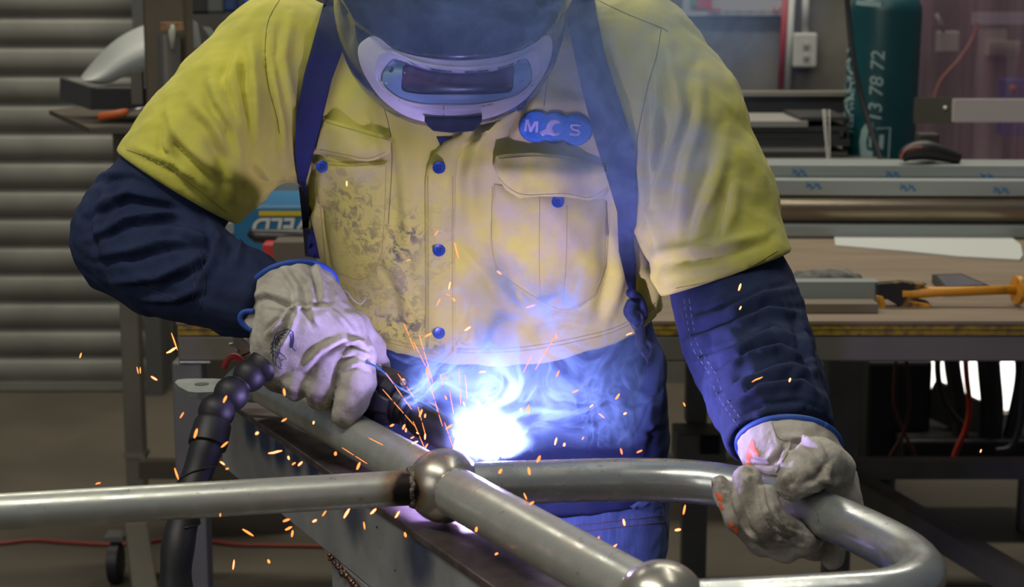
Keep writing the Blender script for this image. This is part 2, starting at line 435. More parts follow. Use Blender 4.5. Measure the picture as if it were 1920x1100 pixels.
def heat(m, p, R, nz=.35):
    d = distance(m, p); n = noise(m, 60, 6)
    e = nmath(m, 'ADD', d, nmath(m, 'MULTIPLY', nmath(m, 'SUBTRACT', n, .5), R*nz*2))
    g = mrange(m, e, R*1.0, R*1.75, 1, 0); layer(m, nmath(m, 'MULTIPLY', g, .75), (.26, .13, .03))
    g = mrange(m, e, R*.75, R*1.15, 1, 0); layer(m, nmath(m, 'MULTIPLY', g, .97), (.012, .010, .009))
heat(GALV, WELD, .0215); heat(BALLM, WELD, .0165)
CHAR = mat('weld_slag', (.07, .065, .06), .55, .6, col2=(.25, .22, .18), nscale=90, bump=.8, bscale=300)

# ================================================================ the room
def struct(o): o['kind'] = 'structure'; return o
FLOORM = mat('concrete_floor', (.105, .088, .062), .75, col2=(.075, .063, .045), nscale=2.2, bump=.2, bscale=30)
struct(MB().box((0, 4, -.05), (14, 14, .1)).build('floor', FLOORM))
WALLM = mat('concrete_block_wall', (.150, .146, .125), .9, col2=(.105, .103, .090), nscale=5, bump=.3, bscale=40)
DKWALL = mat('dark_wall', (.045, .043, .040), .9, col2=(.07, .067, .06), nscale=4)
xd = P(272, 400, 6.2).x
wb_ = MB().box(((xd+3.2)/2+.25, 6.42, 2), (3.2-xd+1.0, .2, 4.0))
struct(wb_.build('wall_back', WALLM))
DOORM = mat('roller_door', (.235, .232, .198), .5, .2, col2=(.19, .188, .16), nscale=6)
prof = []
pitch = P(100, 340, 6.2).z - P(100, 393, 6.2).z; z0 = P(100, 716, 6.2).z
n = int(2.9/pitch)
for i in range(n):
    for t_ in range(10):
        f = t_/10; prof.append((z0 + (i+f)*pitch, 6.2 - .018*math.sin(math.pi*min(1, f/.88))**.55 if f < .88 else 6.215))
V = []; Fc = []
for z, y in prof: V += [(-3.6, y, z), (xd, y, z)]
for i in range(len(prof)-1): Fc.append((2*i, 2*i+1, 2*i+3, 2*i+2))
dm = mesh('door_1', V, Fc); door = struct(link('door_1', dm, DOORM))
MB().box(((xd-3.6)/2, 6.2, z0/2+.005), (xd+3.6, .05, z0)).build('bottom_rail', DOORM, door)
struct(MB().box((xd+.03, 6.17, 2), (.06, .12, 4)).build('trim_1', mat('door_track', (.12, .12, .11), .5, .5)))
struct(MB().box((0, 6.34, .9), (xd*-2-.06, .02, 1.8)).build('wall_lower', DKWALL)) if False else None

# ---------------------------------------------------------------- long work bench
GREY = mat('grey_tube_steel', (.20, .20, .18), .45, .5, col2=(.155, .15, .135), nscale=8, rough2=.6)
GREYW = mat('grey_tube_steel_worn', (.23, .215, .18), .4, .5, col2=(.17, .155, .12), nscale=6, rough2=.6)
PLY = mat('plywood_top', (.235, .175, .115), .6, col2=(.18, .135, .09), nscale=7, aniso=(.5, 3, 1), bump=.1, bscale=60)
YPLY = mat('yellow_board_edge', (.34, .22, .015), .7, col2=(.12, .08, .02), nscale=60)
ben = empty('workbench', (.6, 3.5, 0), 'long plywood-topped steel workbench standing behind the welder', 'workbench')
yb0 = 2.95; zt = P(1700, 602, yb0).z; xl = P(330, 600, yb0).x; xr = 2.0; yb1 = 4.30
MB().box(((xl+xr)/2, (yb0+yb1)/2, zt-.003), (xr-xl, yb1-yb0, .006)).build('bench_top', PLY, ben)
for k in (0, 1): MB().box(((xl+xr)/2, yb0+.012+.0, zt-.0115-.010*k), (xr-xl-.004, .02, .0085)).build('board_edge', YPLY, ben)
MB().box(((xl+xr)/2, (yb0+yb1)/2+.02, zt-.0165), (xr-xl-.01, yb1-yb0-.05, .019)).build('under_board', PLY, ben)
zr = zt-.027-.0235
MB().box(((xl+xr)/2, yb0+.03, zr), (xr-xl, .05, .047)).build('front_rail', GREYW, ben, bevel=.004)
MB().box(((xl+xr)/2, yb1-.03, zr), (xr-xl, .05, .047)).build('back_rail', GREY, ben, bevel=.004)
MB().box((xl+.025, (yb0+yb1)/2, zr), (.05, yb1-yb0-.1, .047)).build('end_rail', GREY, ben, bevel=.004)
def leg(px, y, wd, z1, z0_=0.0, m=GREY, par=ben):
    x = P(px, 800, y).x; return MB().box((x, y, (z1+z0_)/2), (wd, wd, z1-z0_)).build('leg', m, par, bevel=.004)
leg(359, yb0+.03, .053, zr-.024); leg(1575, 4.02, .078, zr-.024, P(1575, 866, 4.02).z); leg(1304, 4.1, .052, zr-.024, P(1304, 790, 4.1).z)
mb = MB()
for i in range(12): mb.ball((xl+.006+i*.0045, yb0+.003, zr-.0245), (.0035, .003, .003), 8, 6)
mb.build('weld_bead', SCREW, ben, True)
for px, y in ((1575, 4.02), (1304, 4.1)):
    x = P(px, 800, y).x; z1 = P(px, 866 if px > 1500 else 790, y).z
    MB().bar((x, y, z1-.03), (x, y, 0), .06, .06, (0, 1, 0)).build('leg', GREY, ben)
zl = P(1700, 877, 4.02).z
MB().bar((P(1600, 877, 4.02).x, 4.02, zl), (xr, 4.02, zl), .045, .045).build('lower_rail', GREY, ben)
MB().bar(Pz(1585, 895, zl), Pz(1960, 1120, zl), .05, .05).build('lower_rail', GREY, ben)
MB().box(P(1310, 830, 4.0), (.12, .12, .07)).build('foot_block', GREY, ben, bevel=.003)
MB().box(P(1331, 833, 3.93), (.045, .008, .045)).build('open_tube_end', mat('tube_dark', (.01, .01, .018), .9), ben)

# ---------------------------------------------------------------- things on the bench
ALU = mat('aluminium_section_steel', (.34, .37, .36), .5, .45, col2=(.28, .31, .30), nscale=5, aniso=(.3, 3, 3))
MARK = mat('blue_marker', (.02, .16, .36), .6)
def long_line(pxa, ya, pxb, yb, Y): return P(pxa, ya, Y), P(pxb, yb, Y-.10)
def beam_along(y_left, y_right, hpx, Y, depth, name, m, label, cat, group=None, thing=True):
    a = P(430, y_left + hpx/2, Y); b = P(2000, y_right + hpx/2, Y-.10); a.z = (a.z+b.z)/2; b.z = a.z
    h_ = hpx/F*Y; return a, b, h_
# galvanised box sections in a stack at the back of the bench
def section(y1400, hpx, Y, depth, m, label):
    c = P(1650, y1400 + hpx/2, Y); h_ = hpx/F*Y*1.02; rz = -.035
    d_ = Vector((math.cos(rz), math.sin(rz), 0)); a = c - d_*1.95; b = c + d_*.95
    t = empty('steel_section', (c.x, c.y, c.z-h_/2), label, 'steel section', 'stacked steel sections')
    o = MB().bar(a+Vector((0, depth/2, 0)), b+Vector((0, depth/2, 0)), depth, h_).build('section', m, t, bevel=.003); return t, a, b, h_, d_, c
zb = zt
def at_z(px, z, Y): return Vector((P(px, 400, Y).x, Y, z))
RZ = -.035; dv = Vector((math.cos(RZ), math.sin(RZ), 0))
def stack(cx, cy, z0_, h_, dep, m, label, nm='steel_section', cat='steel section'):
    c = Vector((cx, cy+dep/2, z0_+h_/2)); o = MB().bar(c-dv*1.55, c+dv*1.0, dep, h_).build(nm, m, None, bevel=.003); tag(o, label, cat); return o
cx0 = P(1650, 430, 4.0).x; ys = 3.98
zz = zb+.0015
stack(cx0, ys, zz, .030, .30, ALU, 'long flat grey steel section lying lowest in the stack at the back of the bench')
BR = mat('brown_steel_pipe', (.34, .28, .20), .3, .8, col2=(.22, .17, .12), nscale=8, aniso=(.3, 3, 3))
pc_ = Vector((cx0, ys+.04, zz+.030+.033)); o = MB().tube([pc_-dv*1.55, pc_+dv*1.0], .0325, 32).build('steel_pipe', BR, None, True, auto=True); tag(o, 'long polished brown steel pipe lying in the stack at the back of the bench', 'pipe')
sz = zz+.030
o = stack(cx0, ys+.10, sz, .0655, .19, ALU, 'long grey steel section hidden behind the brown pipe in the bench stack')
o = stack(cx0, ys+.02, sz+.0662, .038, .20, ALU, 'long pale grey steel section with blue pen marks, just above the brown pipe')
s2 = o
o2 = stack(cx0, ys+.07, sz+.1047, .030, .14, ALU, 'long pale grey steel section with blue pen marks, topmost of the bench stack')
def scribble(par, px0, py0, n_, wd, Y):
    mb = MB()
    for k in range(n_):
        x = px0+k*wd
        for a, b_ in (((x-6, py0-5), (x+5, py0+4)), ((x-7, py0+3), (x+3, py0-3)), ((x+2, py0+6), (x+8, py0+5))): mb.tube([P(a[0], a[1], Y), P(b_[0], b_[1], Y)], .0017, 6)
    return mb.build('blue_pen_mark', MARK, par)
def face_y(o, x):
    return None
for (x, y) in ((1492, 322), (1668, 326), (1845, 331)): scribble(o2, x, y, 2, 13, ys+.07-(P(x, 300, 4.0).x-cx0)*.035-.0015)
for (x, y) in ((1518, 347), (1695, 351), (1870, 356)): scribble(s2, x, y, 2, 15, ys+.02-(P(x, 300, 4.0).x-cx0)*.035-.0015)

PAPER = mat('white_card', (.50, .52, .49), .8)
pp = [(1562, 425), (1600, 422), (1700, 432), (1800, 440), (1895, 443), (1914, 458), (1918, 478), (1912, 486), (1800, 480), (1700, 470), (1566, 459)]
tag(MB().prism([Pz(x, y, zt+.004) for x, y in pp], (0, 0, -.0035)).build('card_strip', PAPER), 'torn white card strip lying on the bench top', 'card')
tb0 = Pz(1300, 575, zt); ty = 3.08
c = P(1570, 552, 3.12); hh = .026; zc = zt+hh/2+.001
tag(MB().box((P(1470, 552, 3.12).x, 3.13, zt+.001+.021), (P(1645, 552, 3.12).x*2-P(1470, 552, 3.12).x*2, .042, .042)).build('square_tube', mat('bright_tube', (.36, .40, .38), .4, .5)), 'short bright square steel tube lying on the bench beside the clamp', 'steel tube')
tag(MB().box((P(1470, 552, 3.06).x, 3.05, zt+.009), (P(1640, 552, 3.06).x*2-P(1470, 552, 3.06).x*2, .05, .016)).build('flat_bar', mat('brown_bar', (.16, .13, .09), .6)), 'brown flat bar lying along the bench front edge', 'flat bar')
rag = MB().ball(Pz(1550, 524, zt+.012), (.075, .03, .018), 28, 16).build('rag', mat('rag_cloth', (.075, .075, .07), .95, col2=(.16, .16, .15), nscale=40), None, True); crumple(rag.data, .004, .03, 2)
tag(rag, 'crumpled dark rag on the bench behind the bright tube', 'rag')
# bar clamp
ORG_ = mat('orange_paint', (.62, .27, .015), .45, col2=(.10, .05, .02), nscale=30, namt=(.52, .66)); DKC = mat('dark_iron', (.03, .028, .025), .5, .5, col2=(.25, .15, .03), nscale=30, namt=(.5, .6))
cl = empty('bar_clamp', Pz(1780, 570, zt), 'worn orange screw clamp lying on the bench between tube and phone', 'clamp')
yy = 3.10
MB().tube([P(1690, 549, yy), P(1780, 546, yy), P(1905, 543, yy)], [.012, .0085, .0085], 16).build('screw_rod', ORG_, cl, True)
MB().lathe(P(1903, 544, yy), (1, .15, 0), [(0, .012), (.001, .026), (.010, .027), (.012, .012)], 28).build('handle_disc', ORG_, cl, True, auto=True)
MB().prism([P(x, y, yy-.01) for x, y in ((1645, 532), (1690, 528), (1740, 533), (1720, 543), (1700, 548), (1700, 556), (1742, 566), (1748, 576), (1738, 583), (1690, 576), (1665, 562), (1646, 560))], (0, .022, 0)).build('clamp_head', DKC, cl, bevel=.002)
MB().prism([P(x, y, yy-.018) for x, y in ((1646, 555), (1657, 556), (1662, 578), (1650, 584))], (0, .02, 0)).build('jaw', ORG_, cl, bevel=.002)
MB().prism([P(x, y, yy-.014) for x, y in ((1705, 564), (1746, 570), (1746, 580), (1732, 584), (1700, 576))], (0, .02, 0)).build('jaw', ORG_, cl, bevel=.002)
ph = empty('phone', Pz(1800, 530, zt), 'black phone with a grey screen lying on the bench near the clamp', 'phone')
pq = [Pz(x, y, zt+.016) for x, y in ((1747, 514), (1803, 512), (1860, 536), (1768, 540))]
MB().prism(pq, (0, 0, -.015)).build('case', BLACKP, ph, bevel=.002)
ci = sum(pq, Vector())/4
MB().prism([ci+(p-ci)*.8+Vector((0, 0, .0006)) for p in pq], (0, 0, -.0004)).build('screen', mat('phone_screen', (.13, .12, .14), .15), ph)

# blue machine at the left of the bench
BLUE = mat('machine_blue', (.012, .13, .28), .45)
mch = empty('welding_machine', P(560, 500, 3.7), 'blue welding machine with upside-down lettering on the bench, between arm and shirt', 'machine')
m0 = P(435, 387, 3.7); m1 = P(700, 520, 3.7); mzt = m0.z
MB().box(((m0.x+m1.x)/2, 3.86, (mzt+zt)/2+.001), (m1.x-m0.x, .30, mzt-zt-.002)).build('case', BLUE, mch, bevel=.006)
MB().box(((P(476, 400, 3.7).x+m1.x)/2, 3.708, P(500, 401, 3.7).z), (m1.x-P(476, 400, 3.7).x-.02, .004, .010)).build('yellow_stripe', mat('yellow_label', (.55, .40, .01), .5), mch)
tv, tf = text_mesh('DUWELD'[1:], .054, .0004, .0012, .2)
# lettering is upside down, as on the machine
tw_ = max(v.x for v in tv)-min(v.x for v in tv); xs0 = max(v.x for v in tv)
V = [Vector((P(472, 420, 3.7).x + (xs0 - v.x)*1.0, 3.7075 - v.z, P(500, 424, 3.7).z - v.y)) for v in tv]
lt = MB().add(V, tf); lt.build('lettering', mat('white_lettering', (.55, .55, .52), .6), mch)
MB().tube([P(466, 436, 3.6), P(480, 442, 3.6), P(520, 444, 3.6), P(640, 444, 3.6)], [.008, .015, .017, .017], 18).build('black_handle', BLACKP, mch, True)
MB().box(P(575, 470, 3.55), (.13, .08, .05)).build('terminal_block', mat('brown_block', (.10, .08, .06), .7), mch, bevel=.003)
MB().box(P(508, 473, 3.56), (.028, .06, .045)).build('red_plug', mat('red_plug', (.42, .03, .03), .5), mch, bevel=.004)

# ---------------------------------------------------------------- shelf and sheets beyond the bench
LEDGE = mat('pale_ledge', (.26, .24, .20), .6); PANEL = mat('dark_panel', (.045, .05, .055), .6)
rk = empty('sheet_rack', (1.0, 5.0, 0), 'low rack with a pale ledge and dark panel against the block wall', 'rack')
xa = P(1040, 175, 5.2).x; xb = P(1600, 175, 5.2).x
MB().box(((xa+xb)/2, 5.2, P(1400, 175, 5.2).z), (xb-xa, .05, .014)).build('ledge', LEDGE, rk)
MB().box(((xa+xb)/2, 5.22, P(1400, 205, 5.2).z), (xb-xa, .02, .085)).build('panel', PANEL, rk)
zs = P(1450, 296, 4.75).z
for x in (xa+.05, xb-.05): MB().box((x, 5.19, .55), (.05, .04, 1.1)).build('upright', GREY, rk)
MB().box(((xa+xb)/2, 4.95, zs-.012), (xb-xa, .55, .02)).build('shelf', GREY, rk)
cols = [(.10, .10, .09), (.30, .29, .26), (.035, .037, .042), (.05, .05, .055), (.045, .045, .05), (.32, .31, .29), (.05, .05, .05)]
zc = zs
labs = ['grey metal sheet, lowest on the rack behind the bench', 'pale metal sheet near the bottom of the rack stack', 'dark metal sheet on the rack above the lower pale one', 'dark slab in the middle of the rack stack', 'dark sheet under the white one on the rack', 'white sheet near the top of the rack stack', 'dark sheet, topmost on the rack behind the bench']
for k, (cc, th, x0_, x1_, lb) in enumerate(zip(cols, (.012, .016, .018, .022, .012, .016, .010), (1330, 1360, 1340, 1380, 1350, 1330, 1500), (1590, 1555, 1592, 1575, 1590, 1512, 1592), labs)):
    a_x = P(x0_, 250, 4.8).x; b_x = P(x1_, 250, 4.8).x; zc += th/2+.0006
    o = MB().box(((a_x+b_x)/2, 4.95, zc), (b_x-a_x, .30+.02*(k % 3), th)).build('metal_sheet', mat('sheet_%d' % k, cc, .5, .2)); tag(o, lb, 'metal sheet'); zc += th/2
for k, (x0_, x1_) in enumerate(((1545, 1551), (1549, 1553), (1557, 1556))):
    tag(MB().tube([P(x0_-2, 205, 4.6), P(x1_, 300, 4.6)+(P(x1_, 300, 4.6)-P(x0_-2, 205, 4.6))*5.4], .0014, 6).build('welding_rod', mat('rod_steel', (.4, .4, .37), .4, .5) if k == 0 else bpy.data.materials['rod_steel'], None, True), 'thin upright welding rod beside the gas cylinder', 'welding rod', 'welding rods beside the cylinder')

# wall fittings
wy = 6.30
WH = mat('white_fitting', (.42, .43, .40), .5)
pos = empty('wall_poster', P(1375, 10, wy), 'white printed poster with a red heading fixed to the block wall', 'poster')
a = P(1280, 30, wy-.01); b = P(1470, 38, wy-.01)
MB().box(((a.x+b.x)/2, wy, a.z+.23), (b.x-a.x, .01, .46)).build('sheet', mat('poster_paper', (.36, .35, .36), .7), pos)
MB().box(P(1316, 4, wy-.008), (.07, .004, .045)).build('picture', mat('poster_red', (.42, .05, .05), .7), pos)
MB().box(P(1300, 3, wy-.012), (.022, .004, .03)).build('picture', mat('poster_green', (.08, .25, .10), .7), pos)
mb = MB()
for i in range(14): mb.box(P(1362+i*7.4, 22, wy-.012), (.006+.006*(i % 3 == 0), .003, .008))
mb.build('small_print', mat('poster_ink', (.13, .13, .13), .7), pos)
mb = MB()
for i in range(5): mb.box(P(1330+i*5, 18, wy-.012), (.007, .003, .010))
mb.build('red_heading', bpy.data.materials['poster_red'], pos); mb = MB()
for i in range(3): mb.box(P(1452+i*5, 18+6*(i == 1), wy-.012), (.007, .003, .012))
mb.build('red_print', bpy.data.materials['poster_red'], pos)
tag(MB().tube([P(1474, -30, wy), P(1463, 168, wy-.02)], .011, 16).build('red_conduit', mat('red_conduit', (.30, .015, .02), .5), None, True), 'thin red pipe running down the block wall', 'pipe')
tag(MB().tube([P(1486, -30, wy), P(1476, 168, wy-.02)], .013, 16).build('grey_conduit', WH, None, True), 'grey conduit running down beside the red pipe', 'conduit')
sw = empty('power_outlet', P(1509, 93, wy), 'white double switch box on the wall under a conduit', 'switch box')
MB().box(P(1508, 94, wy-.02), (.086, .05, .125)).build('box', WH, sw, bevel=.008)
MB().tube([P(1511, -30, wy-.01), P(1510, 64, wy-.01)], .013, 16).build('conduit', WH, sw, True)
for y in (84, 106): MB().box(P(1512, y, wy-.05), (.022, .008, .016)).build('switch', mat('switch_grey', (.30, .31, .29), .5) if y == 84 else bpy.data.materials['switch_grey'], sw, bevel=.002)

# ---------------------------------------------------------------- gas cylinder
TEAL = mat('teal_paint', (.004, .062, .075), .38, col2=(.003, .05, .062), nscale=6); CW = mat('cylinder_lettering', (.26, .38, .38), .6)
ct_ = P(1661, 22, 4.9); cb = P(1646, 300, 4.9); cax = (cb-ct_).normalized(); cfoot = ct_ + cax*(ct_.z/-cax.z)
cyl = empty('gas_cylinder', cfoot, 'tall teal gas cylinder with white lettering standing behind the bench', 'gas cylinder')
up_ = -cax; Lc = (ct_-cfoot).length; R_ = .1015
MB().lathe(cfoot, up_, [(0, .095), (.01, R_), (Lc-.0, R_), (Lc+.015, R_*.985), (Lc+.035, R_*.90), (Lc+.055, R_*.70), (Lc+.07, .045), (Lc+.12, .04)], 48).build('body', TEAL, cyl, True, auto=True)
MB().lathe(cfoot+up_*(Lc+.12), up_, [(0, .03), (.03, .03), (.04, .015), (.10, .015)], 20).build('valve', mat('brass', (.5, .35, .12), .35, 1), cyl, True)
fwd = Vector((-.0, -1, 0)); fwd = (fwd - up_*fwd.dot(up_)).normalized()
vdir = (ORG - ct_); vdir = (vdir - up_*vdir.dot(up_)).normalized(); rgt = up_.cross(vdir).normalized()
if rgt.x < 0: rgt = -rgt
def on_cyl(th, s, e=.0016): return cfoot + up_*s + (vdir*math.cos(th) + rgt*math.sin(th))*(R_+e)
def cyl_text(txt, th0, py0, py1, hgt, name):
    """text running up the cylinder"""
    s0 = Lc - (py0-22)/F*4.9; s1 = Lc - (py1-22)/F*4.9
    tv, tf = text_mesh(txt, 1.0, 0, .012, .15)
    bm = bmesh.new(); vs_ = [bm.verts.new(v) for v in tv]
    for f in tf:
        try: bm.faces.new([vs_[i] for i in f])
        except ValueError: pass
    bmesh.ops.triangulate(bm, faces=bm.faces); bmesh.ops.subdivide_edges(bm, edges=[e for e in bm.edges if e.calc_length() > .12], cuts=5, use_grid_fill=True); bmesh.ops.triangulate(bm, faces=bm.faces); bm.verts.index_update()
    tv = [v.co.copy() for v in bm.verts]; tf = [tuple(v.index for v in f.verts) for f in bm.faces]; bm.free(); x0 = min(v.x for v in tv); x1 = max(v.x for v in tv); y0 = min(v.y for v in tv); y1 = max(v.y for v in tv)
    V = []
    for v in tv: V.append(on_cyl(th0 - ((v.y-y0)/(y1-y0)-.5)*hgt/R_, s0 + (v.x-x0)/(x1-x0)*(s1-s0)))
    return mesh_obj(name, V, tf, CW, cyl)
def mesh_obj(name, V, Fc, m, par): return MB().add(V, Fc).build(name, m, par)
cyl_text('13 78 72', -.15, 216, 92, .038, 'phone_number')
cyl_text('YESS WME GAS', -.90, 246, 120, .020, 'small_lettering')
cyl_text('SUPAGAS', -1.22, 296, 78, .055, 'supplier_lettering')
def cyl_poly(name, pts):
    out = []
    for x, y in resample(pts, 3):
        s_ = (x-1650+ (y-150)*.05)/66; s_ = max(-.98, min(.98, s_)); out.append((math.asin(s_), Lc-(y-22)/F*4.9))
    cv = [on_cyl(a, s) for a, s in out]
    V2, _, F2 = geometry.delaunay_2d_cdt([Vector(p) for p in out], [(i, (i+1) % len(out)) for i in range(len(out))], [], 1, 1e-5)[:3]
    return mesh_obj(name, [on_cyl(a, s) for a, s in V2], [tuple(f) for f in F2], CW, cyl)
cyl_poly('handset_icon', [(1622, 224), (1633, 222), (1636, 234), (1626, 240), (1622, 258), (1623, 272), (1634, 276), (1632, 292), (1622, 296), (1612, 284), (1610, 258), (1614, 236)])
for q in ([(1640, 232), (1663, 230), (1663, 232), (1640, 234)], [(1663, 230), (1666, 230), (1663, 290), (1660, 290)], [(1638, 270), (1655, 288), (1660, 290), (1640, 274)], [(1646, 244), (1654, 244), (1652, 270), (1644, 270)], [(1628, 246), (1632, 246), (1631, 268), (1627, 268)]): cyl_poly('emblem', q)
cyl_poly('shoulder_label', [(1604, 2), (1648, 4), (1648, 14), (1620, 12), (1604, 10)])
ho = spline([P(1585, -60, 4.70), P(1590, 20, 4.70), P(1600, 110, 4.68), P(1620, 200, 4.66), P(1652, 300, 4.6), P(1670, 345, 4.55)], 8)
tag(MB().tube(ho, .0075, 14).build('gas_hose', RUBBER, None, True), 'thin black hose hanging down in front of the gas cylinder', 'hose')

# ---------------------------------------------------------------- purple welding curtain and what is behind it
CUR = bpy.data.materials.new('purple_curtain'); CUR.use_nodes = True; b_ = CUR.node_tree.nodes['Principled BSDF']
b_.inputs['Base Color'].default_value = (.24, .13, .20, 1); b_.inputs['Roughness'].default_value = .25; b_.inputs['Alpha'].default_value = .50
xs_ = np.linspace(P(1712, 150, 5.3).x, 2.6, 70); V = []; Fc = []
for x in xs_:
    y = 5.3 + .012*math.sin(x*38) + .008*math.sin(x*71+1)
    V += [(x, y, .4), (x, y, 2.6)]
for i in range(len(xs_)-1): Fc.append((2*i, 2*i+2, 2*i+3, 2*i+1))
co_ = link('welding_curtain', mesh('welding_curtain', V, Fc), CUR); sd_ = co_.modifiers.new('thick', 'SOLIDIFY'); sd_.thickness = .001
tag(co_, 'translucent purple welding curtain hanging at the right behind the cylinder', 'welding curtain')
wb2 = empty('wall_switch', P(1776, 78, 6.1), 'pale box with a cable seen through the purple curtain', 'wall box')
MB().box(P(1776, 78, 6.1), (.075, .05, .075)).build('box', mat('pale_plastic', (.62, .60, .55), .5), wb2, bevel=.006)
MB().tube([P(1770, 60, 6.05), P(1762, 40, 6.05), P(1755, 26, 6.05)], .008, 10).build('stem', WH, wb2, True)
tag(MB().box(P(1890, 34, 6.0), (.24, .05, .042)).build('wall_trunking', mat('lilac_bar', (.55, .52, .60), .5)), 'pale horizontal bar seen through the purple curtain', 'bar')
tag(MB().tube(spline([P(1832, 40, 5.9), P(1825, 70, 5.9), P(1800, 110, 5.9), P(1765, 150, 5.9), P(1750, 190, 5.9)], 6), .008, 10).build('pink_hose', mat('pink_hose', (.55, .22, .18), .5), None, True), 'pink hose looping behind the purple curtain', 'hose')
bb = empty('blue_box', P(1910, 200, 5.8), 'blue box with a red button seen through the curtain', 'box')
MB().box(P(1915, 200, 5.85), (.14, .10, .19)).build('case', mat('blue_box_paint', (.03, .08, .42), .5), bb, bevel=.005)
MB().lathe(P(1899, 167, 5.79), (0, -1, 0), [(0, .014), (.012, .013)], 18).build('red_button', mat('red_button', (.6, .04, .03), .4), bb, True)
tag(MB().box(P(1880, 90, 6.1), (.11, .06, .05)).build('pale_box', mat('cream_box', (.6, .55, .48), .6)), 'cream box on the wall behind the purple curtain', 'box')
tag(MB().box(P(1855, 200, 6.15), (.09, .04, .55)).build('pale_column', mat('cream_post', (.42, .38, .36), .6)), 'grey upright panel behind the purple curtain', 'panel')
stg = empty('straightedge', P(1800, 207, 4.5), 'dark drilled plate carrying a long white bar beside the gas cylinder', 'straightedge')
MB().box(P(1752, 207, 4.52), (P(1790, 207, 4.52).x-P(1714, 207, 4.52).x, .006, .067)).build('plate', mat('olive_plate', (.11, .10, .075), .6, .3), stg)
MB().box(P(1868, 207, 4.50)+Vector((0, 0, 0)), (P(1950, 207, 4.5).x-P(1787, 207, 4.5).x, .02, .060)).build('white_bar', mat('pinkish_white', (.50, .44, .43), .5), stg)
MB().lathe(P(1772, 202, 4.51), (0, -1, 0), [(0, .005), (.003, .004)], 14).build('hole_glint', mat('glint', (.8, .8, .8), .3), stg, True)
MB().bar(P(1965, 190, 4.53), (P(1965, 190, 4.53).x, 4.53, 0.0), .04, .04, (0, 1, 0)).build('stand', GREY, stg)
ang = empty('angle_grinder', P(1745, 290, 4.3), 'dark power tool lying on the stacked sections beside the cylinder', 'power tool')
MB().tube(spline([P(1690, 296, 4.08), P(1705, 286, 4.08), P(1730, 281, 4.08), P(1760, 286, 4.08), P(1800, 298, 4.08)], 6), [.012+.012*math.sin(math.pi*i/24) for i in range(25)], 18).build('body', BLACKP, ang, True)
MB().box(P(1738, 270, 4.13), (.05, .05, .055)).build('motor_block', mat('motor_dark', (.035, .03, .025), .6), ang, bevel=.006)
MB().tube(spline([P(1688, 300, 4.06), P(1696, 284, 4.06), P(1712, 277, 4.06), P(1730, 276, 4.06)], 6), .003, 8).build('red_cord', mat('red_cord', (.25, .06, .04), .6), ang, True)

# ---------------------------------------------------------------- under the bench
OUT = mat('daylight', (1, 1, 1), 1, emit=(1, .95, .88), estr=2.2)
x0_ = P(1726, 700, 5.9).x; x1_ = P(1990, 700, 5.9).x
struct(MB().box(((x0_+x1_)/2, 5.9, P(1800, 680, 5.9).z/2+.002), (x1_-x0_, .02, P(1800, 680, 5.9).z)).build('window_1', OUT))
wm = empty('wire_feeder', P(1660, 760, 4.6), 'black welder unit standing under the bench by its leg', 'machine')
MB().box(P(1663, 760, 4.7), (.175, .3, .32)).build('case', mat('black_case', (.010, .010, .013), .5), wm, bevel=.01)
MB().box(P(1810, 832, 4.6), (.42, .3, .10)).build('base', BLACKP, wm, bevel=.01)
MB().bar(P(1740, 742, 4.6), P(1860, 800, 4.55), .10, .05, (0, -1, 0)).build('sloped_cover', mat('grey_cover', (.05, .05, .045), .6), wm)
def hose(pts, r, m, lab, Y=4.35, grp=None):
    tag(MB().tube(spline([P(x, y, Y) for x, y in pts], 8), r, 16).build('hose', m, None, True), lab, 'hose', grp)
REDH = mat('red_hose', (.40, .035, .015), .45); BRH = mat('brown_hose', (.09, .03, .025), .55)
hose([(1683, 630), (1678, 700), (1677, 760), (1690, 800), (1712, 845), (1722, 880)], .0045, BRH, 'brown hose crossing another under the bench, ending lower right', 4.3)
hose([(1693, 630), (1702, 700), (1705, 760), (1695, 810), (1672, 850), (1660, 880)], .0045, BRH, 'brown hose crossing another under the bench, ending lower left', 4.2)
hose([(1808, 630), (1812, 700), (1818, 760), (1812, 800), (1795, 840), (1782, 875)], .0075, REDH, 'bright red hose hanging in front of the daylight gap', 4.3)
hose([(1762, 630), (1758, 690), (1766, 740), (1785, 775), (1810, 800)], .0085, RUBBER, 'black hose hanging across the left of the daylight gap')
hose([(1782, 630), (1786, 690), (1796, 750), (1800, 800), (1795, 860)], .022, RUBBER, 'thick black hose behind the red hose under the bench', 4.5)
hose([(1850, 630), (1855, 700), (1860, 770), (1852, 850)], .031, RUBBER, 'thickest black hose hanging right of the red hose', 4.5)
hose([(1908, 630), (1914, 700), (1900, 780), (1880, 860)], .016, RUBBER, 'black hose hanging at the far right under the bench', 4.5)
hose([(1925, 640), (1920, 740), (1912, 800), (1895, 838), (1868, 845)], .009, RUBBER, 'black hose curling round at the right edge under the bench', 4.3)
tag(MB().tube([P(1549, 655, 4.6), (P(1545, 860, 4.6).x, 4.6, 0)], .012, 14).build('teal_pipe', TEAL, None, True), 'thin teal upright pipe just left of the bench leg', 'pipe')

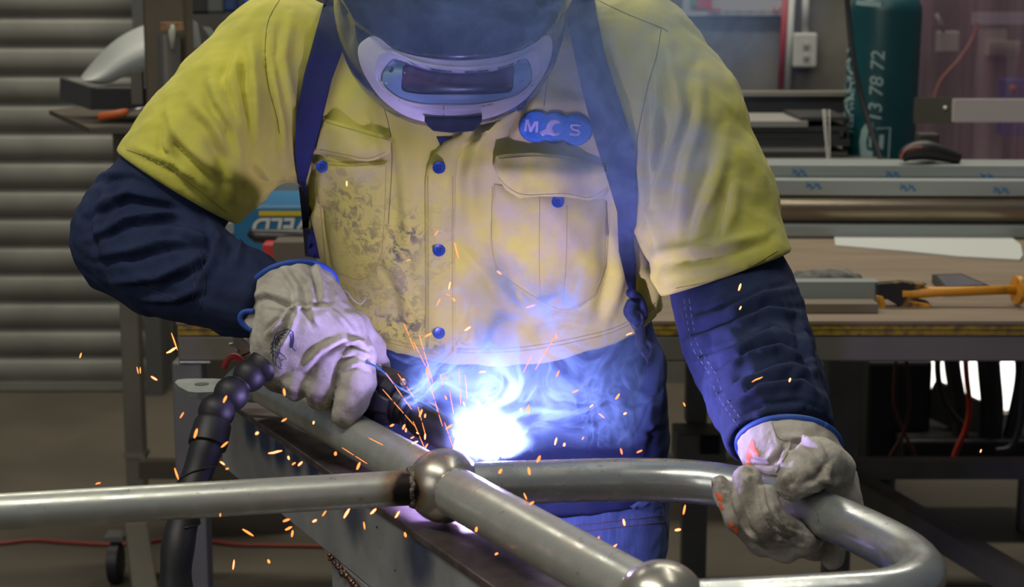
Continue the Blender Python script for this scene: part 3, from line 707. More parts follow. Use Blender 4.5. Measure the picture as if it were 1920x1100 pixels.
# ---------------------------------------------------------------- left: shelf trolley and things on it
SH = mat('shelf_steel', (.085, .07, .052), .6, .2)
tro = empty('shelf_trolley', (P(180, 240, 4.1).x, 4.1, 0), 'steel trolley on castors with a shelf, standing before the roller door', 'trolley')
zsh = P(180, 232, 4.0).z
MB().prism([Pz(x, y, zsh) for x, y in ((92, 206), (168, 240), (352, 240), (360, 196), (180, 196))], (0, 0, -.012)).build('shelf', SH, tro)
POST = mat('post_steel', (.145, .12, .085), .45, .5, col2=(.105, .088, .06), nscale=5)
px_c = P(318, 100, 4.0); MB().box((px_c.x, 4.0, (zsh+2.2)/2), (.098, .098, 2.2-zsh)).build('upright_post', POST, tro, bevel=.006)
x = P(250, 700, 4.25).x; MB().box((x, 4.25, (zsh-.02+.14)/2), (.048, .048, zsh-.02-.14)).build('leg', GREYW, tro, bevel=.004)
zz_ = P(296, 878, 4.2).z; MB().bar((x+.02, 4.2, zz_), (x+.34, 4.2, zz_), .04, .045).build('lower_rail', SH, tro)
MB().bar((x, 4.2, .135), (x+.26, 3.2, .135), .055, .05).build('lower_rail', GREYW, tro, bevel=.004)
MB().box((x, 4.25, P(250, 850, 4.25).z), (.056, .056, .01)).build('weld_collar', SCREW, tro)
cs = MB().lathe((x-.045, 4.1, .052), (1, 0, .0), [(0, .04), (.004, .051), (.028, .051), (.032, .04)], 32).build('castor_wheel', RUBBER, tro, True, auto=True)
MB().box((x-.03, 4.12, .115), (.05, .06, .012)).build('castor_fork', GREY, tro)
tb_ = empty('upright_tube', P(322, 100, 3.85), 'short steel tube with a rusty cut end held against the post', 'tube')
MB().lathe(P(322, 260, 3.88), (0, 0, 1), [(0, .0255), (.235, .0255), (.2352, .021)], 28).build('tube', mat('dull_tube', (.20, .19, .17), .4, .6, col2=(.15, .145, .13), nscale=12), tb_, True, auto=True)
MB().lathe(P(322, 50, 3.88), (0, 0, 1), [(-.008, .0262), (.010, .0262), (.0105, .02)], 28).build('rusty_end', mat('rusty_end', (.35, .20, .10), .6, col2=(.2, .10, .05), nscale=60), tb_, True, auto=True)
MB().tube([P(324, 46, 3.85), P(322, 60, 3.85), P(323, 92, 3.85)], [.003, .008, .004], 12).build('drip', mat('pale_drip', (.42, .44, .38), .5), tb_, True)
SHEET = mat('pale_sheet', (.36, .38, .36), .55, .2)
top = [(148, 146), (170, 118), (208, 76), (250, 52), (290, 38), (335, 34)]; bot = [(158, 152), (196, 163), (222, 150), (262, 132), (300, 118), (350, 92)]
V = []; Fc = []
for i in range(6):
    for j in range(5):
        t_ = j/4; x = top[i][0]+(bot[i][0]-top[i][0])*t_; y = top[i][1]+(bot[i][1]-top[i][1])*t_; V.append(P(x, y, 4.15 + .02*i - .06*math.sin(math.pi*t_) + (1-t_)*.12))
for i in range(5):
    for j in range(4): Fc.append((i*5+j, i*5+j+1, (i+1)*5+j+1, (i+1)*5+j))
o = link('bent_sheet', mesh('bent_sheet', V, Fc), SHEET); m_ = o.modifiers.new('s', 'SOLIDIFY'); m_.thickness = .002; m_ = o.modifiers.new('u', 'SUBSURF'); m_.levels = m_.render_levels = 2
tag(o, 'curved pale metal sheet resting on the black box on the trolley shelf', 'metal sheet')
V = [P(x, y, yy) for x, y, yy in ((360, 40, 4.35), (364, 92, 4.2), (376, 90, 4.2), (372, 48, 4.35), (388, 52, 4.4), (404, 72, 4.4), (418, 98, 4.4), (402, 92, 4.3))]
tag(MB().prism([P(x, y, 4.3) for x, y in ((356, 34), (370, 44), (377, 88), (358, 92))], (0, .004, 0)).build('metal_offcut', SHEET), 'pale flat metal offcut just right of the post', 'metal offcut')
tag(MB().prism([P(x, y, 4.4) for x, y in ((380, 50), (394, 52), (418, 88), (408, 96), (392, 68))], (0, .004, 0)).build('metal_offcut', SHEET), 'narrow slanting pale metal strip above the blue bin', 'metal offcut')
bxk = empty('black_box', P(180, 200, 4.1), 'open black steel box on the trolley shelf under the curved sheet', 'box')
KB = mat('dark_grey_box', (.055, .055, .052), .5); KK = mat('black_box_side', (.012, .012, .012), .6)
MB().prism([P(170, 206, 4.02), P(270, 206, 4.02), P(270, 166, 4.02), P(170, 166, 4.02)], (0, .2, 0)).build('front', KK, bxk)
MB().prism([P(112, 186, 4.3), P(170, 206, 4.02), P(170, 164, 4.02), P(112, 146, 4.3)], (.01, .01, 0)).build('side', KB, bxk)
MB().box(P(258, 164, 3.97), (.026, .02, .075)).build('bracket', mat('grey_bracket', (.10, .095, .08), .6), bxk)
scd = empty('screwdriver', P(210, 214, 3.95), 'orange-handled screwdriver lying on the trolley shelf', 'screwdriver')
MB().tube([P(184, 220, 3.9), P(188, 219, 3.9), P(230, 212, 3.9), P(240, 208, 3.9)], [.007, .0095, .0095, .006], 16).build('handle', mat('orange_handle', (.52, .10, .015), .4), scd, True)
MB().tube([P(240, 208, 3.9), P(276, 201, 3.9)], .0028, 10).build('shaft', SCREW, scd, True)
bn = empty('blue_bin', P(380, 115, 4.6), 'blue bin with a brown rim behind the yellow sleeve', 'bin')
MB().prism([P(x, y, 4.5) for x, y in ((356, 160), (360, 112), (372, 98), (470, 96), (470, 160))], (0, .25, 0)).build('bin', mat('bin_blue', (.01, .13, .30), .5), bn, bevel=.004)
MB().prism([P(x, y, 4.49) for x, y in ((362, 99), (364, 90), (470, 88), (470, 97))], (0, .27, 0)).build('rim', mat('brown_rim', (.22, .11, .045), .6), bn)
MB().box((P(430, 130, 4.62).x, 4.62, P(430, 160, 4.6).z/2), (.3, .25, P(430, 160, 4.6).z)).build('stand', SH, bn)
# dark wall boards and tools at the top left
tag(MB().box(((P(352, 60, 6.2).x+P(760, 60, 6.2).x)/2, 6.27, 1.75), (P(760, 60, 6.2).x-P(352, 60, 6.2).x, .05, 1.5)).build('tool_board', DKWALL), 'dark board on the wall behind the yellow shoulder', 'board')
tag(MB().box(P(370, 4, 5.9), (.09, .08, .08)).build('tool_case', BLACKP, None, bevel=.01), 'black tool case at the top beside the post', 'case')
tag(MB().box(P(406, 6, 5.9), (.06, .08, .07)).build('tool_case', mat('steel_grey_case', (.08, .085, .085), .4), None, bevel=.01), 'dark grey case between the black and blue ones at the top', 'case')
tag(MB().box(P(434, 6, 5.9), (.045, .08, .06)).build('tool_case', mat('blue_case', (.01, .035, .12), .5), None, bevel=.01), 'dark blue case at the top behind the yellow shoulder', 'case')
tag(MB().tube([P(455, 2, 5.9), P(475, 6, 5.9), P(510, 10, 5.9)], .008, 10).build('blue_hose', mat('blue_hose', (.01, .06, .28), .5), None, True), 'short blue hose at the top above the yellow shoulder', 'hose')
# floor things
REDC = mat('red_cable', (.22, .035, .02), .5)
cb_ = [Pz(x, y, .006) for x, y in ((-100, 1022), (0, 1018), (60, 1012), (120, 1016), (200, 1020), (260, 1018), (340, 1006), (380, 1012), (440, 1020), (520, 1022), (620, 1024), (760, 1030), (900, 1040))]
tag(MB().tube(spline(cb_, 6), .006, 10).build('floor_cable', REDC, None, True), 'long dull red cable snaking across the concrete floor', 'cable')
tray = [Pz(x, y, 0.001) for x, y in ((440, 990), (545, 986), (560, 940), (420, 940))]
tag(MB().prism(tray, (0, 0, .04)).build('red_tray', mat('red_tray', (.26, .015, .01), .5), None, bevel=.004), 'low red tray lying on the floor beyond the trestle', 'tray')

# ================================================================ the welded handrail (one thing)
rail = empty('handrail_frame', C1, 'galvanised steel tube handrail frame with ball joints, held by both gloves of the welder', 'handrail')
dirT = (C2-C1).normalized(); dA = (A1-C1).normalized()
MB().tube([A1, C1+dA*.02], .0255, 40).build('main_tube', GALV, rail, True, auto=True)
MB().tube([C1+dirT*.02, C2-dirT*.02], .0260, 40).build('main_tube', GALV, rail, True, auto=True)
MB().ball(C1, .0392, 48, 30).build('ball_joint', BALLM, rail, True)
MB().ball(C2, .0392, 48, 30).build('ball_joint', BALLM, rail, True)
L0 = Pz(-260, 974, ZF-.005); d2 = (C1-L0).normalized()
MB().tube([L0, C1-d2*.022], .0186, 40).build('side_tube', GALV, rail, True, auto=True)
t3 = [Pz(x, y, ZF) for x, y in ((880, 908), (960, 905), (1080, 901), (1180, 899), (1270, 901), (1350, 909), (1430, 926), (1500, 948), (1580, 979), (1640, 1007), (1686, 1032), (1716, 1056), (1726, 1080), (1704, 1102), (1650, 1117), (1560, 1124), (1440, 1131), (1340, 1136), (1260, 1138))]
MB().tube(spline(t3, 8), .0232, 40).build('looped_tube', GALV2, rail, True, auto=True)
# rough weld bead between side tube and ball
v = []
wc = C1 - d2*.034; r_ = d2.cross(Vector((0, 0, 1))).normalized(); u_ = r_.cross(d2)
mb = MB()
for i in range(46):
    a = 2*math.pi*i/46; q = random.uniform(.85, 1.15)
    mb.ball(wc + (r_*math.cos(a)+u_*math.sin(a))*.0186 + d2*random.uniform(-.0015, .0015), (.0036*q, .0036*q, .0036*q), 10, 6)
mb.build('weld_bead', CHAR, rail, True)
for c, dd, rr in ((C1, dA, .0255), (C1, dirT, .026), (C2, -dirT, .026)):
    mb = MB(); r_ = dd.cross(Vector((0, 0, 1))).normalized(); u_ = r_.cross(dd)
    mb.tube([c+dd*.0305+(r_*math.cos(a*math.pi/24)+u_*math.sin(a*math.pi/24))*(rr-.0005) for a in range(49)], [.0011+.0004*math.sin(k*2.1) for k in range(49)], 8, False)
    mb.build('weld_bead', BALLM, rail, True)
# foot plate with a bolt lug at the far end of the main tube
GPL = mat('galvanised_plate', (.36, .39, .37), .55, .35, col2=(.30, .33, .32), nscale=50, bump=.1)
pc = A1 + dA*.004
ax = dA; side = ax.cross(Vector((0, 0, 1))).normalized(); upv = side.cross(ax)
dc = P(480, 742, 2.22)
nrm = Vector((-.25, -.75, .62)).normalized()
e1 = nrm.cross(Vector((0, 0, 1))).normalized(); e2 = e1.cross(nrm); e2 = e2 if e2.z > 0 else -e2
MB().prism([dc + (e1*math.cos(a*math.pi/28)+e2*math.sin(a*math.pi/28))*.053 for a in range(-2, 31)], nrm*.012).build('domed_flange', GPL, rail, False, bevel=.004)
lz = P(400, 720, 2.22).z
lug = [Vector((x, y, lz)) for x, y in ()]
poly = [(327, 716), (332, 711), (352, 709), (400, 709), (440, 711), (470, 735), (440, 734), (400, 734), (370, 735), (352, 733), (335, 724)]
lp = [Pz(x, y, lz) for x, y in poly]
MB().prism(lp, (0, 0, -.0095)).build('bolt_lug', GPL, rail, False, bevel=.001)
hc = Pz(378, 720, lz); MB().lathe(hc+Vector((0, 0, .0002)), (0, 0, 1), [(0, .0095), (.0004, .0095), (.0006, .008)], 24).build('bolt_hole', mat('hole_dark', (.16, .17, .17), .8), rail, True)

# ================================================================ steel trestle beam below the handrail
BEAM = mat('rolled_steel', (.42, .43, .43), .48, .35, col2=(.31, .32, .32), nscale=14, bump=.15, bscale=120, rough2=.36)
s_ = mrange(BEAM, noise(BEAM, 90, 4, .5), .70, .74); layer(BEAM, s_, (.02, .018, .015))
bz = ZF-.0415
B0 = Pz(452, 768, bz); B1 = Pz(934, 1106, bz)
bd = (B1-B0).normalized(); B0 = B0 - bd*.07; B1 = B1 + bd*.25
br = bd.cross(Vector((0, 0, 1))).normalized()      # towards the camera's left / right
if br.x < 0: br = -br
heatp = Pz(730, 1000, bz)
def blue(m, p, R, col, s):
    d = distance(m, p); n = noise(m, 12, 4); e = nmath(m, 'ADD', d, nmath(m, 'MULTIPLY', nmath(m, 'SUBTRACT', n, .5), R))
    layer(m, nmath(m, 'MULTIPLY', mrange(m, e, R*.3, R, 1, 0), s), col)
blue(BEAM, P(775, 1010, 1.70)-Vector((0, 0, .02)), .055, (.018, .035, .11), .85)
for q in (0.07, .13, .19, .25, .31): blue(BEAM, B0+bd*(q+.03)-Vector((0, 0, .018)), .040, (.015, .045, .13), .95)
blue(BEAM, B0+bd*.47-Vector((0, 0, .03)), .06, (.02, .035, .10), .8)
RUST = mat('rusty_flange', (.20, .16, .15), .36, .6, col2=(.10, .08, .075), nscale=26, bump=.25, bscale=160, rough2=.55)
tr = empty('steel_trestle', (B0+B1)/2 - Vector((0, 0, .1)), 'rolled steel beam on a welded post carrying the handrail frame', 'trestle')
bw, bh = .11, .105
def slab(a, b, off0, off1, z0, z1):
    """a bar running along the beam between side offsets off0..off1 and heights z0..z1"""
    q = [p + br*o + Vector((0, 0, z)) for p in (a, b) for o, z in ((off0, z0), (off1, z0), (off1, z1), (off0, z1))]
    return q, [(0,1,2,3),(7,6,5,4),(0,4,5,1),(1,5,6,2),(2,6,7,3),(3,7,4,0)]
MB().add(*slab(B0, B1, 0, bw, -.009, 0)).build('top_flange', RUST, tr, bevel=.0015)
MB().add(*slab(B0-bd*.035+Vector((0, 0, 0)), B1, .003, bw-.003, -bh, -.0092)).build('beam', BEAM, tr, bevel=.002)
ps = B0 + bd*.395
post = MB(); q = []
post.add(*slab(ps, ps+bd*.19, .004, .095, -bz+.003, -bh-.0005)); post.build('post', BEAM, tr, bevel=.003)
foot = MB().add(*slab(ps-bd*.12, ps+bd*.31, -.15, .25, -bz, -bz+.012)); foot.build('foot_plate', BEAM, tr)
mb = MB()
for i in range(34):
    p = ps + bd*(.004+i*.0032) + Vector((0, 0, -bh-.001-.0004*i)) + br*(.001)
    mb.ball(p + Vector((random.uniform(-.001, .001), 0, random.uniform(-.002, .002))), (random.uniform(.002, .0042),)*3, 8, 6)
mb.build('weld_bead', mat('fresh_weld', (.12, .11, .11), .3, .9, col2=(.30, .14, .06), nscale=120, bump=.5), tr, True)

# ================================================================ the welder
wel = empty('person', (0, 2.33, 0), 'person in yellow and navy work shirt, welding helmet and pale gloves leaning over the handrail', 'person')
def pt(px, py, Y, r): return (P(px, py, Y), r)
# ---- body (mostly covered)
fb = Field((-.62, 1.55, 0), (.62, 2.6, 1.74), .012)
d = fb.loft([(.78, -.0, .15, 2.26, .10), (.98, -.01, .17, 2.21, .10), (1.1, -.03, .17, 2.16, .10), (1.25, -.05, .175, 2.11, .10), (1.35, -.055, .17, 2.12, .09), (1.42, -.06, .12, 2.16, .07)])
hd = P(850, -10, 2.06)
for c in (fb.chain([((-.06, 2.2, 1.38), .055), ((hd.x, 2.13, 1.45), .055), (hd, .085)]), fb.ell(hd+Vector((0, 0, .02)), (.078, .095, .11)),
          fb.chain([pt(1215, 110, 2.2, .055), pt(1320, 400, 2.13, .05), pt(1385, 570, 2.06, .045), pt(1450, 780, 1.81, .032), pt(1490, 850, 1.73, .028)]),
          fb.chain([pt(520, 120, 2.2, .055), pt(330, 340, 2.15, .05), pt(262, 440, 2.14, .045), pt(470, 560, 2.0, .032), pt(560, 600, 1.99, .028)]),
          fb.chain([((-.09, 2.33, .8), .1), ((-.12, 2.30, .47), .065), ((-.13, 2.38, .09), .045), ((-.14, 2.28, .05), .04)]),
          fb.chain([((.09, 2.33, .8), .1), ((.13, 2.32, .47), .065), ((.15, 2.42, .09), .045), ((.16, 2.32, .05), .04)])):
    d = smin(d, c, .03)
fb.d = d; body = link('body', fb.mesh('body', 2), SKIN, wel)

# ---- jeans and boots
fj = Field((-.30, 2.05, .05), (.32, 2.62, .96), .008)
d = fj.loft([(.70, .0, .205, 2.19, .135), (.84, -.005, .21, 2.19, .135), (.93, -.01, .21, 2.18, .135)])
for sx in (-1, 1):
    d = smin(d, fj.chain([((sx*.098, 2.31, .80), .118), ((sx*.125, 2.31, .47), .088), ((sx*.145, 2.41, .07), .075)]), .03)
fj.d = np.maximum(d, .065-fj.Z); jm = fj.mesh('jeans', 2); crumple(jm, .0012, .05, 3)
folds(jm, [([(1130, 960), (1260, 935)], 8, 3), ([(1000, 1000), (1100, 985)], 8, 3)])
jeans = link('jeans', jm, DENIM, wel); jb = bvh_of(jm)
for sx in (-1, 1):
    mb = MB(); y0 = 2.41
    mb.ball((sx*.147, y0-.06, .055), (.05, .15, .055), 24, 14); mb.lathe((sx*.147, y0, .0), (0, 0, 1), [(0, .05), (.02, .054), (.12, .06), (.16, .062)], 24)
    mb.build('boot', mat('boot_leather', (.05, .04, .03), .6) if sx < 0 else bpy.data.materials['boot_leather'], wel, True)
drape('jeans_pocket', [(1004, 948), (1050, 940), (1240, 962), (1252, 1090), (1120, 1100), (1010, 1030)], jb, DENIM, jeans, .003)
drape_lines('pocket_stitching', [[(1010, 990), (1080, 985), (1170, 975), (1245, 966)], [(1020, 1000), (1090, 996), (1180, 986), (1248, 978)], [(1240, 940), (1252, 1000), (1258, 1080)]], jb, SEAM_J, jeans, .0007, .004, 5)

# ---- lower navy part of the shirt
rows = [(.62, .0, .19, 2.2, .13), (.72, .0, .208, 2.178, .15), (.78, .004, .214, 2.165, .15), (.85, .001, .220, 2.158, .15), (.98, -.010, .226, 2.150, .15), (1.10, -.034, .226, 2.115, .14), (1.25, -.056, .226, 2.07, .14),
        (1.33, -.058, .222, 2.07, .14), (1.39, -.06, .20, 2.10, .125), (1.44, -.063, .165, 2.13, .10), (1.50, -.07, .10, 2.16, .07), (1.53, -.07, .04, 2.19, .04)]
fs = Field((-.30, 2.05, .70), (.30, 2.52, 1.12), .005)
d = fs.loft([(z, cx, a-.003, fy+.003, b-.003) for z, cx, a, fy, b in rows if z < .95] + [(.965, -.010, .221, 2.1545, .147), (.99, -.012, .212, 2.164, .135), (1.12, -.045, .195, 2.14, .12)])
fs.d = np.maximum(np.maximum(d, fs.Z-1.08), .775-fs.Z)
lm = fs.mesh('skirt', 2); crumple(lm, .0010, .06, 5)
folds(lm, [([(1190, 690), (1150, 760), (1120, 840)], 10, 7), ([(1240, 640), (1210, 740), (1205, 840)], 9, 8), ([(1060, 690), (1110, 700), (1180, 690)], 8, 5), ([(1150, 780), (1200, 800), (1240, 795)], 7, 5),
           ([(1130, 720), (1180, 740), (1230, 730)], 7, 4), ([(720, 700), (800, 730), (900, 735)], 10, 4), ([(980, 700), (1010, 760), (1000, 840)], 10, 5)])
lower = link('lower_shirt', lm, NAVY, wel)

# ---- yellow shirt with upper sleeves
fy_ = Field((-.60, 1.95, .95), (.44, 2.45, 1.55), .0042)
d = fy_.loft(rows)
d = smax(d, 0.985 + .9*(fy_.X+.03)**2 + .0*fy_.Y - fy_.Z + (fy_.Y-2.15)*.10, .004)
hL = P(330, 352, 2.12); hR = P(1360, 514, 2.05)
aL = (P(262, 440, 2.13)-P(400, 250, 2.13)).normalized(); aL = Vector((-.53, -.14, -.845)).normalized(); aR = Vector((.33, -.16, -.94)).normalized()
sl = fy_.chain([pt(530, 118, 2.17, .088), pt(455, 215, 2.14, .088), pt(385, 285, 2.125, .084), pt(330, 352, 2.12, .078), pt(270, 440, 2.12, .076)], .03)
sl = smax(sl, fy_.plane(hL, aL), .003)
sr = fy_.chain([pt(1185, 118, 2.17, .090), pt(1255, 230, 2.14, .090), pt(1318, 380, 2.09, .085), pt(1360, 512, 2.035, .0765), pt(1388, 600, 2.005, .0745)], .03)
sr = smax(sr, fy_.plane(hR, aR), .003)
d = smin(d, sl, .035); d = smin(d, sr, .035)
MASK[:] = [(hL, aL, .13, 0), (hR, aR, .13, 0)]
fy_.d = d; ym = fy_.mesh('shirt', 2); crumple(ym, .0013, .08, 1); crumple(ym, .0003, .03, 21)
folds(ym, [
    # viewer-left sleeve
    ([(470, 75), (474, 150), (480, 230), (482, 280)], 11, 8), ([(455, 90), (430, 150), (450, 210), (462, 250)], 10, 4), ([(395, 145), (410, 190), (440, 240), (455, 330)], 13, 7),
    ([(360, 190), (400, 230), (430, 290), (440, 370)], 14, 7), ([(316, 205), (330, 250), (380, 300), (420, 330)], 12, 6), ([(245, 275), (310, 300), (370, 330), (400, 360)], 9, 5),
    ([(330, 320), (370, 345), (405, 385)], 9, 6), ([(505, 60), (515, 150), (530, 230), (528, 320)], 9, 6), ([(480, 300), (500, 330), (540, 330)], 10, 6), ([(310, 230), (312, 275), (330, 300)], 9, 5),
    ([(545, 30), (530, 110), (545, 200), (560, 280)], 11, 5),
    # viewer-right sleeve
    ([(1245, 70), (1255, 130), (1275, 200), (1268, 300)], 12, 6), ([(1225, 130), (1232, 200), (1225, 300), (1232, 380)], 9, 8), ([(1250, 180), (1262, 250), (1240, 340), (1222, 400)], 9, 6),
    ([(1310, 140), (1310, 220), (1285, 320), (1270, 420)], 14, 6), ([(1360, 250), (1345, 330), (1320, 400), (1300, 470)], 14, 5), ([(1380, 330), (1372, 400), (1352, 455)], 12, 4),
    ([(1210, 485), (1270, 470), (1340, 466), (1430, 440)], 12, 5), ([(1250, 520), (1310, 505), (1380, 500)], 9, 4), ([(1200, 300), (1215, 400), (1240, 470)], 12, 5),
    # chest
    ([(600, 310), (602, 370), (590, 430), (598, 500)], 9, 6), ([(745, 250), (760, 330), (765, 420), (755, 480)], 15, 4), ([(690, 180), (720, 260), (735, 330)], 12, 4),
    ([(960, 190), (930, 230), (880, 280)], 11, 8), ([(905, 250), (880, 330), (890, 430)], 17, 5), ([(1000, 180), (985, 215), (965, 260)], 9, 6), ([(1030, 130), (1010, 170), (1000, 205)], 10, 4),
    ([(860, 430), (930, 500), (960, 560)], 17, 5), ([(1150, 430), (1160, 520), (1140, 600)], 14, 5), ([(1205, 500), (1225, 540), (1215, 600)], 12, 6), ([(640, 560), (690, 600), (730, 640)], 14, 4),
    ([(720, 470), (760, 540), (770, 620)], 16, 3), ([(1000, 600), (1060, 590), (1130, 600)], 12, 4), ([(880, 560), (890, 610), (880, 650)], 12, 3)])
setattr_mesh(ym, 'stain', blobs(ym, [(745, 470, 34, 48, 1), (770, 440, 26, 40, .9), (700, 430, 70, 60, .55), (740, 610, 90, 34, .95), (690, 560, 50, 40, .5), (660, 380, 60, 60, .55), (760, 540, 40, 60, .6), (700, 500, 40, 30, .5), (840, 650, 60, 14, .7), (630, 290, 40, 20, .3)]))
setattr_mesh(ym, 'arc_tint', blobs(ym, [(1050, 300, 220, 300, .9), (980, 500, 180, 180, .9), (1300, 380, 140, 200, .75), (680, 300, 120, 60, .6), (640, 330, 70, 120, .4), (720, 560, 120, 120, .45), (820, 480, 60, 240, .5), (560, 120, 60, 120, .35)]))  # shirt areas painted paler, as the arc lights them
shirt = link('shirt', ym, YEL, wel); yb = bvh_of(ym)
for n_ in ('stain', 'arc_tint'): pass

# ---- navy sleeves
MASK[:] = [(hL, aL, .16, 1), (hR, aR, .16, 1)]
fl = Field((-.62, 1.86, .93), (-.20, 2.28, 1.32), .0038)
d = fl.chain([pt(385, 285, 2.125, .066), pt(332, 350, 2.12, .0695), pt(268, 428, 2.13, .0735), pt(255, 448, 2.125, .070), pt(310, 492, 2.08, .062), pt(370, 512, 2.04, .055), pt(445, 545, 2.0, .0465), pt(520, 572, 1.975, .043)], .03)
fl.d = smax(np.maximum(d, -fl.plane(hL-aL*.02, aL)), fl.plane(P(505, 575, 1.98), (.85, -.45, -.2)), .003)
sm = fl.mesh('sleeve', 2); crumple(sm, .0012, .05, 7)
folds(sm, [([(180, 330), (250, 320), (330, 350), (390, 400)], 9, 6), ([(165, 400), (240, 360), (320, 375), (390, 415)], 9, 6), ([(165, 450), (240, 410), (330, 400), (400, 425)], 8, 6), ([(175, 480), (250, 470), (330, 450), (400, 455)], 9, 6),
           ([(210, 530), (300, 520), (350, 500), (395, 470)], 9, 6), ([(260, 560), (330, 560), (380, 540)], 8, 5), ([(390, 400), (410, 450), (395, 500), (370, 540)], 9, 7), ([(430, 420), (450, 460), (440, 500)], 9, 5), ([(300, 430), (360, 440), (410, 470)], 9, 5), ([(200, 360), (180, 420), (200, 480)], 10, 4)])
sleeve_l = link('navy_sleeve', sm, NAVY, wel); slb = bvh_of(sm)
fr = Field((.16, 1.62, .88), (.42, 2.18, 1.24), .0038)
d = fr.chain([pt(1318, 400, 2.09, .060), pt(1360, 510, 2.052, .063), pt(1384, 580, 2.035, .0685), pt(1395, 620, 1.98, .068), pt(1412, 670, 1.93, .064), pt(1436, 735, 1.85, .061), pt(1458, 800, 1.775, .0525), pt(1470, 850, 1.74, .048)], .03)
fr.d = smax(np.maximum(d, -fr.plane(hR-aR*.02, aR)), fr.plane(P(1465, 815, 1.76), (.12, -.75, -.62)), .003)
rm = fr.mesh('sleeve', 2); crumple(rm, .0012, .05, 9)
folds(rm, [([(1500, 540), (1430, 555), (1360, 590), (1290, 600)], 9, 5), ([(1515, 590), (1440, 585), (1370, 620), (1285, 640)], 9, 6), ([(1520, 640), (1450, 625), (1380, 660), (1300, 680)], 8, 6), ([(1530, 690), (1460, 655), (1390, 680), (1320, 720)], 8, 7),
           ([(1535, 700), (1480, 690), (1400, 720), (1340, 750)], 8, 6), ([(1545, 745), (1500, 720), (1430, 730), (1350, 775)], 8, 6), ([(1548, 780), (1500, 760), (1440, 765), (1370, 800)], 7, 5), ([(1400, 500), (1360, 540), (1330, 580)], 10, 5), ([(1500, 600), (1510, 650), (1530, 700)], 8, 5)])
sleeve_r = link('navy_sleeve', rm, NAVY, wel); srb = bvh_of(rm)
drape_lines('seam_stitching', [[(1282, 560), (1292, 620), (1300, 655), (1330, 700), (1345, 740), (1385, 800)], [(1292, 560), (1302, 620), (1312, 655), (1342, 700), (1357, 740), (1397, 795)]], srb, SEAM_N, sleeve_r, .0006, .0005, 5, 1)
drape_lines('seam_stitching', [[(250, 525), (300, 550), (370, 570)], [(375, 470), (385, 530), (375, 580)], [(355, 480), (365, 530), (358, 575)]], slb, mat('navy_thread', (.03, .04, .08), .9), sleeve_l, .0006, .0004, 5)

# ---- shirt details
ALL = joined([ym, lm]); 
def btn(px, py, par, bvh=None, lift=.004):
    h_ = hit(bvh or ALL, px, py, 2.1); n = -ray(px, py).normalized(); o = h_ + n*lift
    mb = MB().lathe(o, n, [(0, .0070), (.0012, .0078), (.0026, .0078), (.0031, .0070), (.0024, .0055), (.0022, .001)], 28)
    b = mb.build('button', BTN, par, True, auto=True)
    q = MB(); s = Vector((1, 0, 0)); u = n.cross(s).normalized()
    for i in (-1, 1):
        for j in (-1, 1): q.lathe(o + n*.0023 + s*i*.0017 + u*j*.0017, n, [(0, .0009), (.0004, .0008)], 8)
    q.build('button_holes', bpy.data.materials.get('button_hole') or mat('button_hole', (.003, .006, .03), .6), b, True)
plk = drape('placket', [(797, 662), (798, 560), (797, 440), (796, 345), (800, 315), (810, 292), (832, 266), (872, 246), (915, 232), (950, 210), (990, 175), (1000, 180), (962, 222), (925, 246), (888, 262), (868, 278), (858, 300), (855, 340), (853, 440), (854, 560), (855, 666), (825, 667)], yb, YEL, shirt, .0035, 6, .002, 5)
lp = drape('pocket', [(584, 302), (640, 306), (727, 303), (724, 400), (716, 490), (680, 530), (640, 519), (622, 500), (612, 440), (606, 390), (585, 370)], yb, YEL, shirt, .005, 10, .0015, 6)
rp = drape('pocket', [(926, 345), (1000, 360), (1138, 376), (1141, 440), (1138, 500), (1118, 555), (1085, 578), (1052, 586), (1010, 568), (965, 540), (930, 510), (918, 450)], yb, YEL, shirt, .013, 26, .0015, 6)
lf = drape('pocket_flap', [(606, 221), (735, 257), (731, 285), (712, 297), (690, 303), (665, 300), (640, 293), (592, 283)], yb, YEL, shirt, .006, 9, .006, 5, fn=lambda x, y: .003*math.sin(x*.09))
rf = drape('pocket_flap', [(930, 292), (955, 288), (1000, 286), (1060, 291), (1139, 308), (1144, 352), (1136, 366), (1105, 376), (1060, 369), (1010, 368), (975, 372), (948, 356), (932, 330), (924, 308)], yb, YEL, shirt, .009, 10, .013, 5, fn=lambda x, y: .005*math.sin(x*.055+.6)+.003*math.sin(y*.12))
for o in (plk, lp, rp, lf, rf):
    setattr_mesh(o.data, 'stain', blobs(o.data, [(660, 400, 60, 60, .7), (640, 350, 40, 40, .6), (690, 450, 50, 50, .6), (700, 500, 40, 30, .5), (825, 650, 60, 14, .7), (822, 470, 50, 90, .28)]))
    setattr_mesh(o.data, 'arc_tint', blobs(o.data, [(1040, 400, 260, 300, .9), (826, 500, 60, 250, .6), (660, 300, 120, 60, .7)]))  # same painted arc-light tint on placket, pockets and flaps
for o in ():
    pass
allp = joined([ym, plk.data, lp.data, rp.data, lf.data, rf.data])
for y in (314, 469, 624): btn(823, y, shirt, allp, .002)
btn(604, 312, shirt, allp, .001); btn(1046, 378, shirt, allp, .001)
drape('neck_patch', [(818, 256), (850, 256), (838, 268), (828, 278)], yb, NAVY, shirt, .001, 4, .0008, 4)  # small navy V-shaped patch draped at the collar opening
drape_lines('seam', [[(524, 0), (503, 40), (497, 100), (503, 160), (518, 215), (524, 250)], [(1120, 0), (1180, 28), (1240, 52), (1252, 60)], [(1240, 52), (1232, 100), (1215, 160), (1200, 230), (1192, 280)],
                     [(1058, 30), (1040, 90), (1025, 160), (1020, 200)], [(716, 190), (730, 240), (735, 300), (728, 420)]], yb, SEAM_D, shirt, .0005, .0003)
